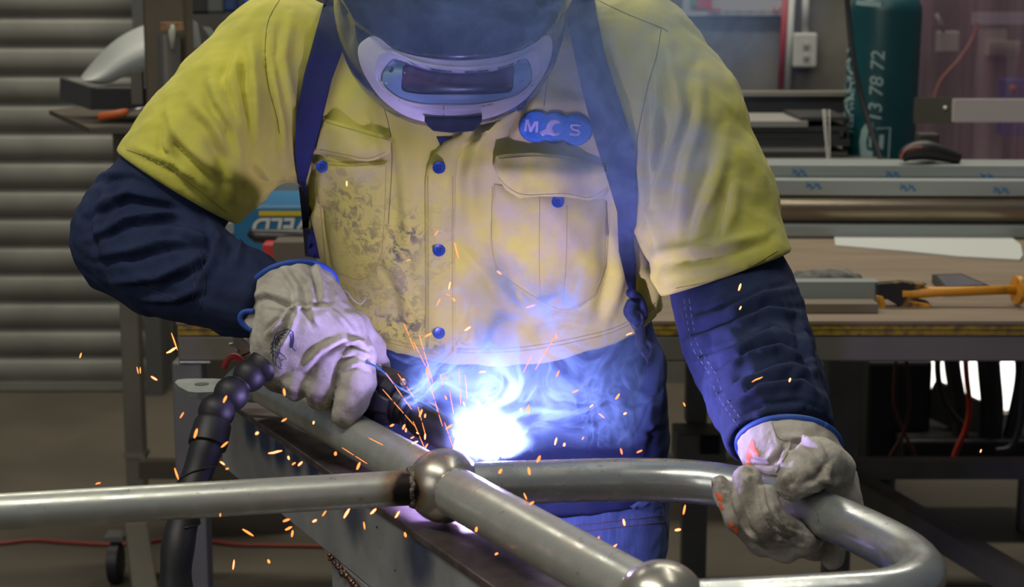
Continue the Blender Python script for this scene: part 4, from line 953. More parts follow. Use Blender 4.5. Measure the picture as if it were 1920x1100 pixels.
drape_lines('stitching', [[(802, 330), (803, 500), (803, 660)], [(849, 330), (848, 500), (849, 664)], [(587, 306), (650, 311), (722, 308)], [(589, 310), (600, 385), (614, 500), (642, 514), (680, 523), (712, 486), (721, 400), (724, 310)],
                          [(612, 229), (732, 264)], [(600, 280), (645, 289), (690, 297), (724, 284)], [(936, 298), (1000, 293), (1060, 298), (1138, 314)], [(934, 332), (954, 352), (985, 365), (1060, 363), (1105, 370), (1138, 352)],
                          [(923, 350), (922, 450), (934, 506), (968, 534), (1012, 562), (1052, 580), (1084, 572), (1112, 550), (1132, 498), (1136, 380)], [(1012, 370), (1011, 480), (1013, 560)], [(1063, 385), (1062, 480), (1056, 570)]], allp, SEAM_Y, shirt, .0004, .0003, 5)
hem1 = [(700, 632), (745, 646), (790, 655), (850, 660), (920, 661), (1000, 655), (1080, 640), (1150, 622), (1200, 596), (1240, 566)]
drape_lines('hem_stitching', [hem1, [(x, y-7) for x, y in hem1], [(238, 281), (290, 298), (330, 325), (380, 362), (425, 398)], [(1268, 540), (1340, 525), (1400, 503), (1458, 470)]], yb, SEAM_Y, shirt, .0006, .0003, 5)

# ---- braces (navy webbing)
st = drape('brace_strap', [(614, -20), (592, 60), (570, 140), (555, 220), (553, 290), (560, 350), (566, 410), (572, 480), (600, 485), (590, 440), (578, 390), (574, 340), (580, 318), (592, 270), (604, 225), (622, 150), (645, 88), (668, 10), (672, -20)], yb, STRAP, shirt, .0015, 3, .008, 6)
st2 = drape('brace_strap', [(1062, -20), (1064, 40), (1078, 110), (1092, 173), (1116, 265), (1142, 346), (1157, 397), (1160, 470), (1172, 520), (1183, 560), (1192, 552), (1193, 500), (1188, 448), (1193, 380), (1193, 340), (1188, 270), (1162, 188), (1134, 102), (1118, 20), (1112, -20)], allp, STRAP, shirt, .0015, 3, .010, 6)
mb = MB(); q = [hit(yb, x, y, 2.1) - ray(x, y).normalized()*.012 for x, y in ((1182, 548), (1198, 562), (1206, 590), (1192, 600), (1178, 585), (1185, 565))]
mb.tube(spline(q, 6), .0065, 10); mb.build('webbing_loop', STRAP, shirt, True)
CLIP = mat('dark_buckle', (.03, .025, .05), .35, .5)
mb = MB()
for (a, b_, r_) in (((1195, 600), 14, .003), ((1204, 625), 13, .0032), ((1212, 655), 12, .003)):
    c = hit(ALL, a[0], a[1], 2.14) - ray(*a).normalized()*.014
    mb.tube([c + Vector((math.cos(t*.6)*.007, math.sin(t*.6)*.003, math.sin(t*.6)*b_*.00075)) for t in range(12)], r_, 10)
mb.tube([hit(ALL, x, y, 2.14)-ray(x, y).normalized()*.012 for x, y in ((1188, 590), (1200, 620), (1198, 645), (1212, 665), (1216, 685))], [.006, .007, .005, .0035, .002], 10)
mb.build('brace_clip', CLIP, shirt, True)

# ---- badge: three blue discs with lettering
def on_shirt(px, py, off): return hit(allp, px, py, 2.08) - ray(px, py).normalized()*off
bc = [(1005, 237, 31), (1040, 239, 30), (1079, 243, 31)]
pl = []
def circ(cx, cy, r, a0, a1, n=14): return [(cx+r*math.cos(math.radians(a0+(a1-a0)*i/n)), cy+r*.92*math.sin(math.radians(a0+(a1-a0)*i/n))) for i in range(n+1)]
outline = circ(*bc[0], 60, 300) + circ(*bc[1], 238, 302, 6) + circ(*bc[2], 240, 480) + circ(*bc[1], 58, 122, 6)
drape('badge_edge', circ(1005, 237, 33, 62, 298) + circ(1040, 239, 32, 236, 304, 6) + circ(1079, 243, 33, 238, 482) + circ(1040, 239, 32, 56, 124, 6), allp, BADGE_E, shirt, .0012, 2, .0018, 4)
bdg = drape('badge', outline, allp, BADGE, shirt, .002, 3, .0030, 4)
def badge_poly(name, poly): return drape(name, poly, allp, BADGE_W, shirt, .0012, 1.5, .0052, 2.5)
def stroke(pts, wd):
    L_, R_ = [], []
    for i, p in enumerate(pts):
        a = Vector(pts[max(i-1, 0)]); b = Vector(pts[min(i+1, len(pts)-1)]); t = (b-a).normalized(); n = Vector((-t.y, t.x))*wd/2
        L_.append((p[0]+n.x, p[1]+n.y)); R_.append((p[0]-n.x, p[1]-n.y))
    return L_ + R_[::-1]
badge_poly('badge_letter', [(982.5, 246), (986, 224), (992, 224), (995, 239), (1002.5, 227), (1010, 227), (1008, 248.5), (1003.5, 248), (1005.5, 233), (997, 247.5), (992.5, 247), (989.5, 231), (986.8, 246.5)])
sp_ = [(1089, 235), (1080, 233.5), (1073, 233.5), (1070.5, 237.5), (1074, 241.5), (1084, 245), (1087, 249), (1083.5, 252.5), (1076, 252), (1068, 251)]
badge_poly('badge_letter', stroke(sp_, 4.6))
badge_poly('badge_wrench', [(1012, 247.5), (1024, 241), (1026.5, 232), (1032, 225.5), (1040, 222.5), (1048, 224.5), (1053, 231), (1042, 231.5), (1037, 237), (1036, 242), (1040, 248.5), (1052, 248), (1047, 253), (1038, 255), (1030, 252.5), (1024, 251.5), (1018, 255.5), (1014, 252)])
# ================================================================ gloves
def cuff_ring(bv, c, nrm, par, r):
    """rolled piping all round the mouth of a glove cuff"""
    u0 = nrm.orthogonal().normalized(); w0 = nrm.cross(u0); pts = []
    for k in range(48):
        a = 2*math.pi*k/48; dr = u0*math.cos(a)+w0*math.sin(a)
        h_ = bv.ray_cast(c - nrm*.0035 + dr*.11, -dr)
        if h_[0] is not None: pts.append(h_[0] + nrm*.003)
    V = [v.copy() for v in pts]
    for _ in range(2): V = [(V[i-1]+V[i]*2+V[(i+1) % len(V)])/4 for i in range(len(V))]
    return MB().tube(V+[V[0], V[1]], r, 12).build('cuff_piping', PIPING, par, True)
# ---- glove on the torch
g = Field((-.33, 1.84, .93), (-.12, 2.07, 1.19), .0024)
nc = Vector((-.23, .75, .62)).normalized()
cuff = g.chain([(P(536, 520, 2.00), .062), (P(558, 572, 1.975), .052), (P(570, 600, 1.965), .050)], .01, ((0.2, 1, .2), 1.12))
d = smax(cuff, g.plane(P(541, 552, 1.985), nc), .002)
back = g.chain([(P(568, 590, 1.965), .052), (P(578, 632, 1.950), .064), (P(598, 648, 1.948), .056)], .02, ((0, 1, .25), 1.5))
d = smin(d, back, .012)
d = smin(d, g.chain([(P(528, 640, 1.955), .032), (P(522, 686, 1.955), .026), (P(532, 708, 1.955), .020)], .01), .012)
fing = [
    ([(P(645, 640, 1.945), .030), (P(668, 668, 1.935), .0225), (P(670, 715, 1.922), .0205), (P(660, 750, 1.917), .0190), (P(647, 776, 1.914), .0165)], .003),
    ([(P(618, 650, 1.95), .028), (P(608, 690, 1.932), .0215), (P(601, 722, 1.928), .0190), (P(601, 744, 1.93), .0165)], .0015),
    ([(P(575, 660, 1.95), .028), (P(564, 692, 1.936), .0205), (P(556, 718, 1.934), .0165), (P(553, 729, 1.936), .014)], .0015),
    ([(P(540, 660, 1.955), .026), (P(524, 690, 1.95), .019), (P(517, 708, 1.95), .0155)], .0015),
    ([(P(655, 622, 1.97), .028), (P(690, 652, 1.985), .020), (P(704, 688, 2.0), .0165), (P(712, 705, 2.01), .013)], .006)]
for pts, k in fing:
    d = smin(d, g.chain(pts, .006), k)
cav = g.chain([(P(520, 500, 2.03), .060), (P(543, 555, 1.985), .050)], .01, ((0.2, 1, .2), 1.12)); d = smax(d, -cav, .002)
g.d = d; gm = g.mesh('glove', 2); crumple(gm, .0006, .03, 2)
folds(gm, [([(462, 560), (500, 548), (540, 560), (565, 585)], 8, 3), ([(530, 500), (556, 540), (560, 590)], 7, 3), ([(555, 500), (580, 530), (588, 575)], 7, 3), ([(590, 490), (602, 530), (608, 572)], 6, 3),
           ([(548, 572), (530, 600), (500, 630)], 6, 4), ([(560, 572), (545, 620), (520, 660)], 6, 3), ([(580, 572), (590, 600), (600, 610)], 6, 3), ([(612, 574), (640, 600), (660, 620)], 6, 3),
           ([(500, 568), (530, 572), (560, 570), (590, 572), (620, 568)], 4, -3),
           ([(570, 690), (600, 655), (640, 635), (675, 640)], 8, 5), ([(640, 655), (660, 640), (690, 650)], 6, 4), ([(640, 670), (665, 655), (692, 668)], 6, 3), ([(645, 690), (670, 680), (695, 690)], 5, 2)])
setattr_mesh(gm, 'stain', blobs(gm, [(520, 735, 60, 26, .9), (600, 755, 30, 26, .85), (650, 780, 24, 22, 1), (560, 640, 70, 50, .35), (600, 700, 40, 60, .45), (670, 740, 20, 40, .5), (500, 700, 26, 40, .5), (680, 650, 40, 20, .25)]))
glove = link('glove', gm, LEATHER, wel); gb = bvh_of(gm)
cuff_ring(gb, P(541, 552, 1.985), nc, glove, .0038)
# curled notch of the cuff by the wrist
mb = MB(); q = [P(x, y, 1.945) for x, y in ((478, 612), (462, 604), (452, 592), (456, 582), (470, 580))]
fl2 = MB(); outer = [P(x, y, yy) for x, y, yy in ((455, 586, 1.95), (449, 597, 1.945), (455, 608, 1.94), (470, 617, 1.94), (490, 618, 1.94), (500, 606, 1.94), (492, 590, 1.94), (474, 584, 1.945))]
fl2.prism(outer, (0, .006, 0)).build('cuff_tab', LEATHER, glove, True, bevel=.002)
MB().tube(spline([P(x, y, 1.942) for x, y in ((476, 583), (458, 584), (450, 594), (454, 606), (466, 616), (480, 620))], 5), .0033, 10).build('cuff_piping', PIPING, glove, True)
MB().tube(spline([hit(gb, 634, 560, 1.99)] + [P(x, y, 1.96) for x, y in ((640, 545), (652, 548), (662, 562), (676, 570), (686, 560))], 6), .0005, 6).build('loose_thread', mat('thread', (.5, .5, .52), .8), glove, True)
# scorpion printed on the back of the glove
tail = [(529, 620), (540, 616), (550, 622), (551, 638), (549, 652), (555, 658)]; tail2 = [(528, 626), (537, 623), (544, 628), (545, 640), (544, 652)]
ladder = [[(a[0], a[1]), (b[0], b[1])] for a, b in zip(resample(tail[1:5], 4, False)[:10], resample(tail2[1:5], 3.6, False)[:10])]
body_ = [[(513, 636), (510, 650), (512, 664), (518, 672), (524, 660), (526, 645), (522, 632), (513, 636)], [(512, 640), (526, 650)], [(511, 648), (526, 656)], [(512, 656), (523, 664)], [(517, 634), (517, 670)], [(521, 634), (520, 668)],
         [(514, 662), (511, 672)], [(511, 660), (512, 678), (516, 686)], [(520, 668), (528, 676), (532, 673)], [(524, 660), (534, 668), (537, 674)], [(516, 672), (518, 684), (524, 690), (528, 684), (525, 676)], [(524, 690), (529, 692)],
         [(520, 628), (527, 634), (536, 632), (540, 626), (533, 622)], [(524, 628), (534, 629)], [(513, 636), (518, 624), (529, 620)], [(516, 640), (522, 626), (528, 626)], [(508, 646), (512, 640)], [(506, 654), (511, 650)], [(507, 662), (511, 656)]]
drape_lines('scorpion_print', [tail, tail2] + ladder + body_, gb, INK, glove, .00042, .0002, 3)

# ---- glove on the looped tube
g = Field((.20, 1.56, .82), (.42, 1.88, 1.09), .0022)
ncr = Vector((.08, .70, .66)).normalized()
d = g.chain([(P(1466, 800, 1.762), .054), (P(1478, 838, 1.735), .049), (P(1490, 870, 1.725), .043)], .01)
d = smax(d, g.plane(P(1468, 838, 1.745), ncr), .002)
d = smin(d, g.chain([(P(1490, 865, 1.72), .040), (P(1530, 905, 1.715), .038), (P(1545, 950, 1.70), .034), (P(1530, 1000, 1.67), .028)], .02), .015)   # palm wraps behind the tube
for pts, k in [
    ([(P(1560, 880, 1.685), .024), (P(1535, 868, 1.655), .0255), (P(1508, 885, 1.635), .0225), (P(1487, 908, 1.620), .0165)], .006),
    ([(P(1540, 990, 1.66), .022), (P(1500, 1008, 1.625), .017), (P(1462, 990, 1.612), .0145), (P(1440, 955, 1.61), .013), (P(1436, 930, 1.615), .0115)], .0012),
    ([(P(1530, 1000, 1.67), .020), (P(1470, 1022, 1.625), .0165), (P(1427, 985, 1.612), .0165), (P(1405, 940, 1.622), .0160), (P(1400, 898, 1.642), .0145)], .0012),
    ([(P(1500, 1010, 1.67), .019), (P(1430, 1014, 1.635), .0150), (P(1385, 970, 1.632), .0140), (P(1362, 930, 1.645), .0118), (P(1350, 908, 1.652), .0095)], .0012),
    ([(P(1545, 985, 1.66), .016), (P(1560, 1020, 1.645), .0135), (P(1560, 1048, 1.64), .0115)], .0012)]:
    d = smin(d, g.chain(pts, .006), k)
# the tube the hand closes on
tube_c = [(Vector(p), .0234) for p in spline(t3[4:11], 2)]
d = smax(d, -g.chain(tube_c, .001), .001)
g.d = d; gm2 = g.mesh('glove', 2); crumple(gm2, .0005, .03, 4)
folds(gm2, [([(1455, 800), (1462, 820), (1470, 838)], 4, -2), ([(1470, 820), (1500, 820), (1530, 835), (1550, 860)], 6, 4), ([(1482, 828), (1475, 850), (1460, 872)], 6, 4), ([(1560, 870), (1540, 900), (1510, 915)], 7, 3), ([(1525, 890), (1560, 905), (1585, 900)], 6, 3),
            ([(1445, 940), (1460, 980), (1500, 1010)], 5, 2), ([(1405, 850), (1440, 860), (1460, 840)], 8, 2), ([(1374, 890), (1383, 940), (1402, 990), (1445, 1030)], 4, -2.6), ([(1424, 905), (1430, 960), (1458, 1004), (1515, 1022)], 4, -2.4), ([(1452, 950), (1475, 985), (1520, 1000)], 4, -1.5), ([(1560, 935), (1530, 925), (1500, 930)], 4, -2)])
setattr_mesh(gm2, 'stain', blobs(gm2, [(1480, 905, 40, 28, 1), (1540, 890, 50, 30, .7), (1402, 900, 30, 60, .95), (1355, 915, 25, 50, .9), (1450, 1000, 80, 44, .8), (1400, 990, 50, 40, .8), (1555, 1020, 40, 50, .8), (1440, 950, 20, 40, .5), (1500, 850, 40, 20, .4), (1580, 930, 30, 40, .4)]))
glove2 = link('glove', gm2, LEATHER, wel); gb2 = bvh_of(gm2)
cuff_ring(gb2, P(1468, 838, 1.745), ncr, glove2, .0034)
drape_lines('glove_seam', [[(1444, 780), (1452, 808), (1460, 822), (1480, 826), (1482, 835), (1470, 860), (1455, 885)], [(1447, 895), (1452, 915), (1468, 930), (1480, 934)], [(1432, 905), (1440, 950), (1470, 985)]], gb2, mat('leather_seam', (.30, .27, .22), .9), glove2, .0008, .0001, 4)
for bl in ([(1398, 850), (1409, 822), (1414, 826), (1416, 838), (1424, 850), (1420, 858), (1416, 846), (1410, 858), (1400, 864)], [(1397, 870), (1402, 862), (1410, 872)]):
    drape('orange_print', bl, gb2, ORANGEINK, glove2, .0004, 2, .0004, 3)
for bl in ([(1340, 922), (1352, 926), (1356, 940), (1346, 938)], [(1346, 942), (1353, 944), (1358, 958), (1351, 954)], [(1365, 980), (1372, 978), (1378, 988), (1370, 990)], [(1372, 992), (1382, 988), (1386, 1000), (1378, 1002)]):
    drape('orange_print', bl, gb2, ORANGEINK, glove2, .0004, 2, .0004, 3)

# ================================================================ welding helmet
hc = P(846, -8, 2.045)
hf = Field((-.25, 1.84, 1.22), (.11, 2.24, 1.66), .0032)
ex = 2.25
q = ((np.abs((hf.X-hc.x)/.1375))**ex + np.abs((hf.Y-hc.y)/.165)**ex + np.abs((hf.Z-hc.z)/.155)**ex)**(1/ex)
d = (q-1)*.14
qi = ((np.abs((hf.X-hc.x)/.130))**ex + np.abs((hf.Y-hc.y)/.157)**ex + np.abs((hf.Z-hc.z)/.148)**ex)**(1/ex)
d = np.maximum(d, -(qi-1)*.13)
d = smax(d, (hf.Y-(hc.y+.075)) + .35*(hf.Z-hc.z), .004)
hf.d = d; hm = hf.mesh('helmet', 2)
lip = [(600, -40), (640, -5), (668, 42), (700, 66), (735, 88), (780, 102), (850, 110), (920, 106), (975, 92), (1020, 66), (1048, 38), (1075, -10), (1100, -40)]
dome = lip + [(1400, -700), (300, -700)]
win = [(716, 152), (722, 128), (738, 112), (760, 118), (800, 130), (862, 138), (930, 133), (970, 118), (985, 110), (994, 122), (997, 148), (985, 166), (955, 182), (900, 193), (850, 195), (790, 193), (745, 180)]
v = coords(hm); n = normals(hm); px, py = proj(v); fr_ = v[:, 1] < hc.y+.02
b, t, sg = segdist(px, py, lip); ind = inside(dome, px, py)
up = np.where(ind, 1/(1+np.exp(-(b-2)/1.6)), 0)*fr_
wb, _, _ = segdist(px, py, win+[win[0]]); wi = inside(win, px, py) & fr_
v = v + n*(up*.007)[:, None]; v = v - n*(np.where(wi, 1/(1+np.exp(-(wb-4)/2)), 0)*.012)[:, None]
# moulded vent hollows at the temples
ven = blobs(hm, [(650, 60, 10, 34, 1), (1046, 60, 7, 30, 1)]); v = v - n*(ven*.005*fr_)[:, None]
setco(hm, v)
helmet = link('helmet', hm, SHELL, wel); hb = bvh_of(hm)
bo = [(671, 100), (673, 85), (684, 74), (700, 67), (718, 76), (735, 90), (780, 104), (850, 112), (920, 108), (975, 94), (1005, 78), (1022, 66), (1032, 70), (1036, 84), (1034, 104), (1024, 132), (1008, 158), (985, 186), (950, 209), (905, 224), (850, 232), (795, 228), (750, 212), (712, 182), (686, 145), (675, 120)]
def ring_patch(name, outer, inner, prof, bv, m, par, N=160):
    """a moulded band between two closed outlines following the surface; prof = [(0..1 across, height)]"""
    def rs(poly):
        poly = smooth_poly(poly, 4); L = [0]
        for i in range(len(poly)): L.append(L[-1]+math.dist(poly[i], poly[(i+1) % len(poly)]))
        out = []
        for k in range(N):
            s_ = L[-1]*k/N; i = max(j for j in range(len(L)-1) if L[j] <= s_); a = poly[i]; b = poly[(i+1) % len(poly)]; t_ = (s_-L[i])/max(1e-9, L[i+1]-L[i])
            out.append((a[0]+(b[0]-a[0])*t_, a[1]+(b[1]-a[1])*t_))
        return out
    O = rs(outer); I = rs(inner); cx = sum(p[0] for p in I)/N; cy = sum(p[1] for p in I)/N
    def al(Q):     # start at the same angle
        i = min(range(N), key=lambda k: abs(math.atan2(Q[k][1]-cy, Q[k][0]-cx)-(-3.0))); return Q[i:]+Q[:i]
    O = al(O); I = al(I); V = []; Fc = []
    for t_, h_ in prof:
        for k in range(N):
            p = (O[k][0]+(I[k][0]-O[k][0])*t_, O[k][1]+(I[k][1]-O[k][1])*t_)
            base = hit(bv, p[0], p[1], hc.y-.15); V.append(base - ray(*p).normalized()*h_)
    for j in range(len(prof)-1):
        for k in range(N):
            k2 = (k+1) % N; Fc.append((j*N+k, j*N+k2, (j+1)*N+k2, (j+1)*N+k))
    me = mesh(name, V, Fc); bm = bmesh.new(); bm.from_mesh(me); bmesh.ops.recalc_face_normals(bm, faces=bm.faces); bm.to_mesh(me); bm.free()
    o = link(name, me, m, par); me.set_sharp_from_angle(angle=math.radians(50)); return o
ring_patch('visor_bezel', bo, win, [(0, -.001), (.0, .0025), (.06, .004), (.3, .0042), (.5, .0048), (.58, .0065), (.66, .0068), (.74, .0046), (.93, .0042), (1, .002), (1, -.013)], hb, SILVER, helmet)
lens = [(753, 166), (754, 145), (760, 121), (800, 132), (862, 139), (930, 134), (962, 121), (963, 145), (960, 168), (945, 174), (900, 177), (850, 177), (800, 177), (765, 173)]
ring_patch('visor_frame', [((x-857)*.992+857, (y-152)*.985+152) for x, y in win], lens, [(0, .004), (.1, .0045), (.9, .0035), (1, .003), (1, -.001)], hb, FRAME_B, helmet)
drape('visor_lens', lens, hb, LENS, helmet, .0005, 3, .0008, 6)
drape('lens_lower_band', [(755, 160), (800, 159), (850, 157), (910, 158), (961, 160), (958, 170), (940, 175), (850, 178), (775, 176), (758, 170)], hb, mat('lens_surround', (.03, .03, .05), .3), helmet, .0006, 3, .0016, 6)
for a, b_ in ((725, 157), (978, 154)):
    MB().ball(hit(hb, a, b_, 1.88)-ray(a, b_).normalized()*.004, .0022, 12, 8).build('frame_stud', FRAME_B, helmet, True)
MB().tube([hit(hb, 832, y, 1.88)-ray(832, y).normalized()*.0052 for y in (198, 206, 216, 226)], .0004, 6).build('moulding_line', mat('mould_line', (.1, .1, .2), .5), helmet, True)
ct = [P(x, y, yy) for x, y, yy in ((794, 226, 1.945), (802, 238, 1.945), (812, 247, 1.945), (850, 251, 1.945), (888, 247, 1.945), (898, 237, 1.945), (905, 226, 1.945), (850, 224, 1.945))]
MB().prism(ct, (0, .03, .012)).build('chin_tab', mat('chin_plastic', (.03, .035, .07), .6), helmet, bevel=.002)
kn = P(972, 182, 2.01); MB().lathe(kn, (.85, -.1, -.5), [(0, .014), (.008, .015), (.012, .012)], 24).build('side_knob', SHELL, helmet, True)
# ================================================================ welding torch and fume hose
tor = empty('welding_torch', P(700, 720, 1.97), 'black fume-extraction welding torch gripped in the glove beside the arc', 'welding torch')
a0 = P(600, 690, 2.02); a1 = P(742, 752, 1.955); td = (a1-a0).normalized(); ts = td.cross(Vector((0, 0, 1))).normalized(); tu = ts.cross(td)
if ts.y > 0: ts = -ts
def lo(t, s, u): return a0 + td*t + ts*s + tu*u
def shell_body(sections, name, m, par, bevel=.002):
    mb = MB(); V = []; k = 8
    for (t, w_, h_, c_) in sections:
        for x, y in ((-w_, -h_+c_), (-w_+c_, -h_), (w_-c_, -h_), (w_, -h_+c_), (w_, h_-c_), (w_-c_, h_), (-w_+c_, h_), (-w_, h_-c_)): V.append(lo(t, x, y))
    Fc = [tuple(range(k))[::-1], tuple((len(sections)-1)*k+i for i in range(k))]
    for j in range(len(sections)-1):
        for i in range(k): Fc.append((j*k+i, j*k+(i+1) % k, (j+1)*k+(i+1) % k, (j+1)*k+i))
    return mb.add(V, Fc).build(name, m, par, False, bevel)
L_ = (a1-a0).length
shell_body([(0, .018, .022, .006), (.03, .02, .024, .006), (L_-.03, .024, .030, .008), (L_-.008, .026, .031, .009), (L_+.006, .022, .026, .009)], 'torch_body', BLACKP, tor)
shell_body([(L_-.045, .029, .012, .004), (L_-.008, .030, .013, .004), (L_+.008, .026, .010, .004)], 'body_collar', mat('grey_plastic', (.05, .05, .065), .3), tor)
nk = spline([lo(L_+.0, 0, 0), lo(L_+.03, .0, -.004), P(800, 792, 1.90), P(842, 818, 1.862), P(872, 832, 1.842)], 6)
MB().tube(nk, [.0225-.0045*i/(len(nk)-1) for i in range(len(nk))], 24).build('nozzle', BLACKP, tor, True, auto=True)
for f_ in (.12, .3, .45): 
    i = int(f_*(len(nk)-1)); MB().tube([nk[i], nk[i]+(nk[i+1]-nk[i]).normalized()*.004], [.0245-.004*f_]*2, 28).build('nozzle_ring', BLACKP, tor, True, auto=True)
for px_, py_ in ((711, 688), (704, 736), (756, 716)):
    tb_ = None
    p = lo(0, 0, 0)
    r = (P(px_, py_, 2.0)-ORG).normalized()
    # where the view line meets the side of the body
    nrm_ = ts; den = r.dot(nrm_); tt_ = (lo(0, .0245, 0)-ORG).dot(nrm_)/den; c = ORG + r*tt_
    MB().lathe(c, ts, [(-.001, .0042), (.001, .0042), (.0016, .0036), (.0010, .002), (.0006, .0005)], 18).build('screw', SCREW, tor, True, auto=True)
MB().tube(spline([P(680, 678, 1.915), P(700, 684, 1.91), P(722, 700, 1.905), P(742, 722, 1.90), P(765, 735, 1.895), P(790, 752, 1.885), P(820, 770, 1.87)], 6), .0011, 8).build('blue_wire', mat('wire_blue', (.05, .2, .6), .5), tor, True)
MB().ball(P(672, 758, 1.99), (.008, .006, .012), 12, 8).build('trigger', mat('red_trigger', (.5, .02, .015), .4), tor, True)
# ball jointed swivel behind the grip
for (x, y, yy, r) in ((495, 684, 1.935, .0195), (468, 704, 1.925, .0192), (434, 738, 1.905, .0204), (406, 772, 1.885, .0208)):
    MB().ball(P(x, y, yy), r, 40, 24).build('swivel_ball', RUBBER, tor, True)
for (p, q_) in (((482, 694, 1.93), (470, 702, 1.925)), ((452, 720, 1.916), (446, 727, 1.912)), ((421, 755, 1.896), (414, 763, 1.891))):
    MB().tube([P(*p), P(*q_)], .0135, 32).build('swivel_collar', RUBBER, tor, True, auto=True)
c0 = P(401, 788, 1.882); c1 = P(388, 838, 1.86); ca = (c1-c0).normalized()
MB().lathe(c0, ca, [(0, .0185), (.003, .0205), (.006, .0212), (.026, .0222), (.032, .0218), (.033, .019)], 40).build('hose_cuff', RUBBER, tor, True, auto=True)
hp = spline([c1-ca*.006, P(376, 870, 1.85), P(358, 930, 1.83), P(340, 990, 1.81), P(331, 1050, 1.79), P(331, 1110, 1.78), P(345, 1220, 1.76), P(360, 1400, 1.78), P(380, 1900, 1.9), P(420, 2300, 2.05)], 8)
mb = MB().tube(hp, [.0178 + .0007*math.sin(i*.5) for i in range(len(hp))], 28); mb.build('extraction_hose', RUBBER, tor, True)
# helical rib
tw = []
tot = len(hp)
for i in range(0, 26):
    p = hp[i]; t_ = (hp[i+1]-hp[i]).normalized(); r0 = t_.orthogonal().normalized(); u0 = t_.cross(r0); a = i*.42+1.0
    tw.append(p + (r0*math.cos(a)+u0*math.sin(a))*.0182)
MB().tube(tw, .0012, 8).build('hose_rib', RUBBER, tor, True)

# ================================================================ locking pliers on the foot plate
pli = empty('locking_pliers', P(460, 670, 2.24), 'steel locking pliers clamped behind the domed foot plate', 'pliers')
PL = mat('nickel_plated', (.42, .41, .37), .35, .8, col2=(.3, .29, .26), nscale=60)
hpz = lambda x, y, yy=2.27: P(x, y, yy)
mb = MB().prism([hpz(*p) for p in ((434, 624), (438, 619), (446, 622), (462, 638), (470, 650), (474, 662), (452, 672), (444, 662), (438, 645))], (0, .010, 0)); mb.build('handle', PL, pli, bevel=.002)
mb = MB().prism([hpz(*p) for p in ((450, 664), (474, 654), (484, 656), (492, 664), (490, 680), (452, 684))], (0, .014, 0)); mb.build('jaw', PL, pli, bevel=.002)
MB().prism([hpz(*p) for p in ((428, 644), (436, 643), (446, 648), (442, 652), (430, 650))], (0, .008, 0)).build('release_lever', PL, pli, bevel=.001)
MB().lathe(hpz(444, 657, 2.268), (0, -1, 0), [(0, .0022), (.002, .002)], 14).build('rivet', SCREW, pli, True)
MB().tube(spline([P(x, y, 2.25) for x, y in ((420, 690), (426, 676), (436, 668), (446, 670), (452, 678))], 5), .0045, 12).build('red_grip', mat('red_grip', (.45, .03, .025), .5), pli, True)

# ================================================================ the arc, sparks
ARCM = mat('arc_light', (0, 0, 0), 1, emit=(.50, .39, 1.0), estr=1)
ARCM.node_tree.nodes['Principled BSDF'].inputs['Emission Strength'].default_value = ARC_STR
mb = MB().ball(ARC, (.012, .008, .009), 12, 8); tag(mb.build('welding_arc', ARCM, None, True), 'blinding blue-white welding arc burning behind the ball joint', 'welding arc')
SPK = mat('spark_glow', (0, 0, 0), 1, emit=(1, .20, .04), estr=3.2)
SPK2 = mat('spark_glow_hot', (0, 0, 0), 1, emit=(1, .24, .09), estr=5)
short = [(151,666),(258,694),(289,709),(263,694),(327,640),(322,656),(341,778),(422,748),(331,888),(367,812),(421,833),(417,868),(426,878),(184,906),(413,965),(438,1058),(504,1052),(465,998),(482,812),(516,847),(541,858),(551,869),
 (563,869),(533,787),(588,792),(629,850),(672,873),(537,975),(541,990),(548,1000),(590,976),(608,962),(650,962),(683,985),(700,958),(745,964),(893,992),(931,1038),(650,344),(766,488),(818,437),(856,470),(843,535),(840,552),(936,511),(851,562),(995,574),(822,566),(803,628),(877,616),(1043,630),
 (801,693),(837,708),(836,745),(789,774),(797,779),(757,800),(761,806),(773,820),(778,829),(783,812),(797,818),(799,836),(842,800),(850,812),(977,768),(989,765),(992,770),(926,762),(1046,700),(1079,733),(1109,761),(1128,779),(1158,743),(1042,827),(1058,833),(1093,821),(1165,846),(1199,846),(1283,758),(1283,955),(1271,993),
 (1121,1014),(1132,1022),(1152,1024),(938,883),(992,883),(985,930),(997,943),(1170,979),(1180,626),(1387,538),(1388,577),(1420,711),(1481,712),(870,757),(533,735),(735,797),(905,697),(1172,775),(1839,845),(945,852),(760,1002),(1010,860)]
big = {(327,640):34,(322,656):22,(516,847):26,(650,344):10,(1420,711):22,(331,888):22,(421,833):16,(367,812):18,(465,998):24,(438,1058):18,(650,962):20,(608,962):12,(416,868):20,(856,470):30,(1283,955):18,(1387,538):14,(995,574):18,(683,985):14,(1121,1014):18,(541,990):14,(422,748):14}
k = 0
rnd = random.Random(11)
for (x, y) in short:
    L = big.get((x, y), rnd.uniform(6, 15)); an = rnd.choice([-.5, -.6, -1.1, 1.3, -1.4, .5, -.35]) + rnd.uniform(-.2, .2)
    if y > 930 or (x < 560 and y > 700): yy = rnd.uniform(1.50, 1.60)
    elif x < 560: yy = rnd.uniform(1.75, 1.85)
    elif y < 640: yy = rnd.uniform(1.86, 1.95)
    elif y > 840: yy = rnd.uniform(1.52, 1.60)
    else: yy = rnd.uniform(1.70, 1.82)
    if x > 1250 and y < 800: yy = 1.72
    dx = math.cos(an)*L/2; dy = math.sin(an)*L/2; rr = rnd.uniform(.0006, .00125)
    pts = [P(x-dx, y-dy, yy), P(x-dx*.3, y-dy*.3+rnd.uniform(-1, 1), yy), P(x+dx*.4, y+dy*.4, yy), P(x+dx, y+dy, yy)]
    o = MB().tube(pts, [rr*.5, rr, rr, rr*.4], 8).build('spark', SPK if rnd.random() < .6 else SPK2, None, True)
    tag(o, 'short glowing orange spark flying from the arc', 'spark', 'short glowing sparks around the arc')
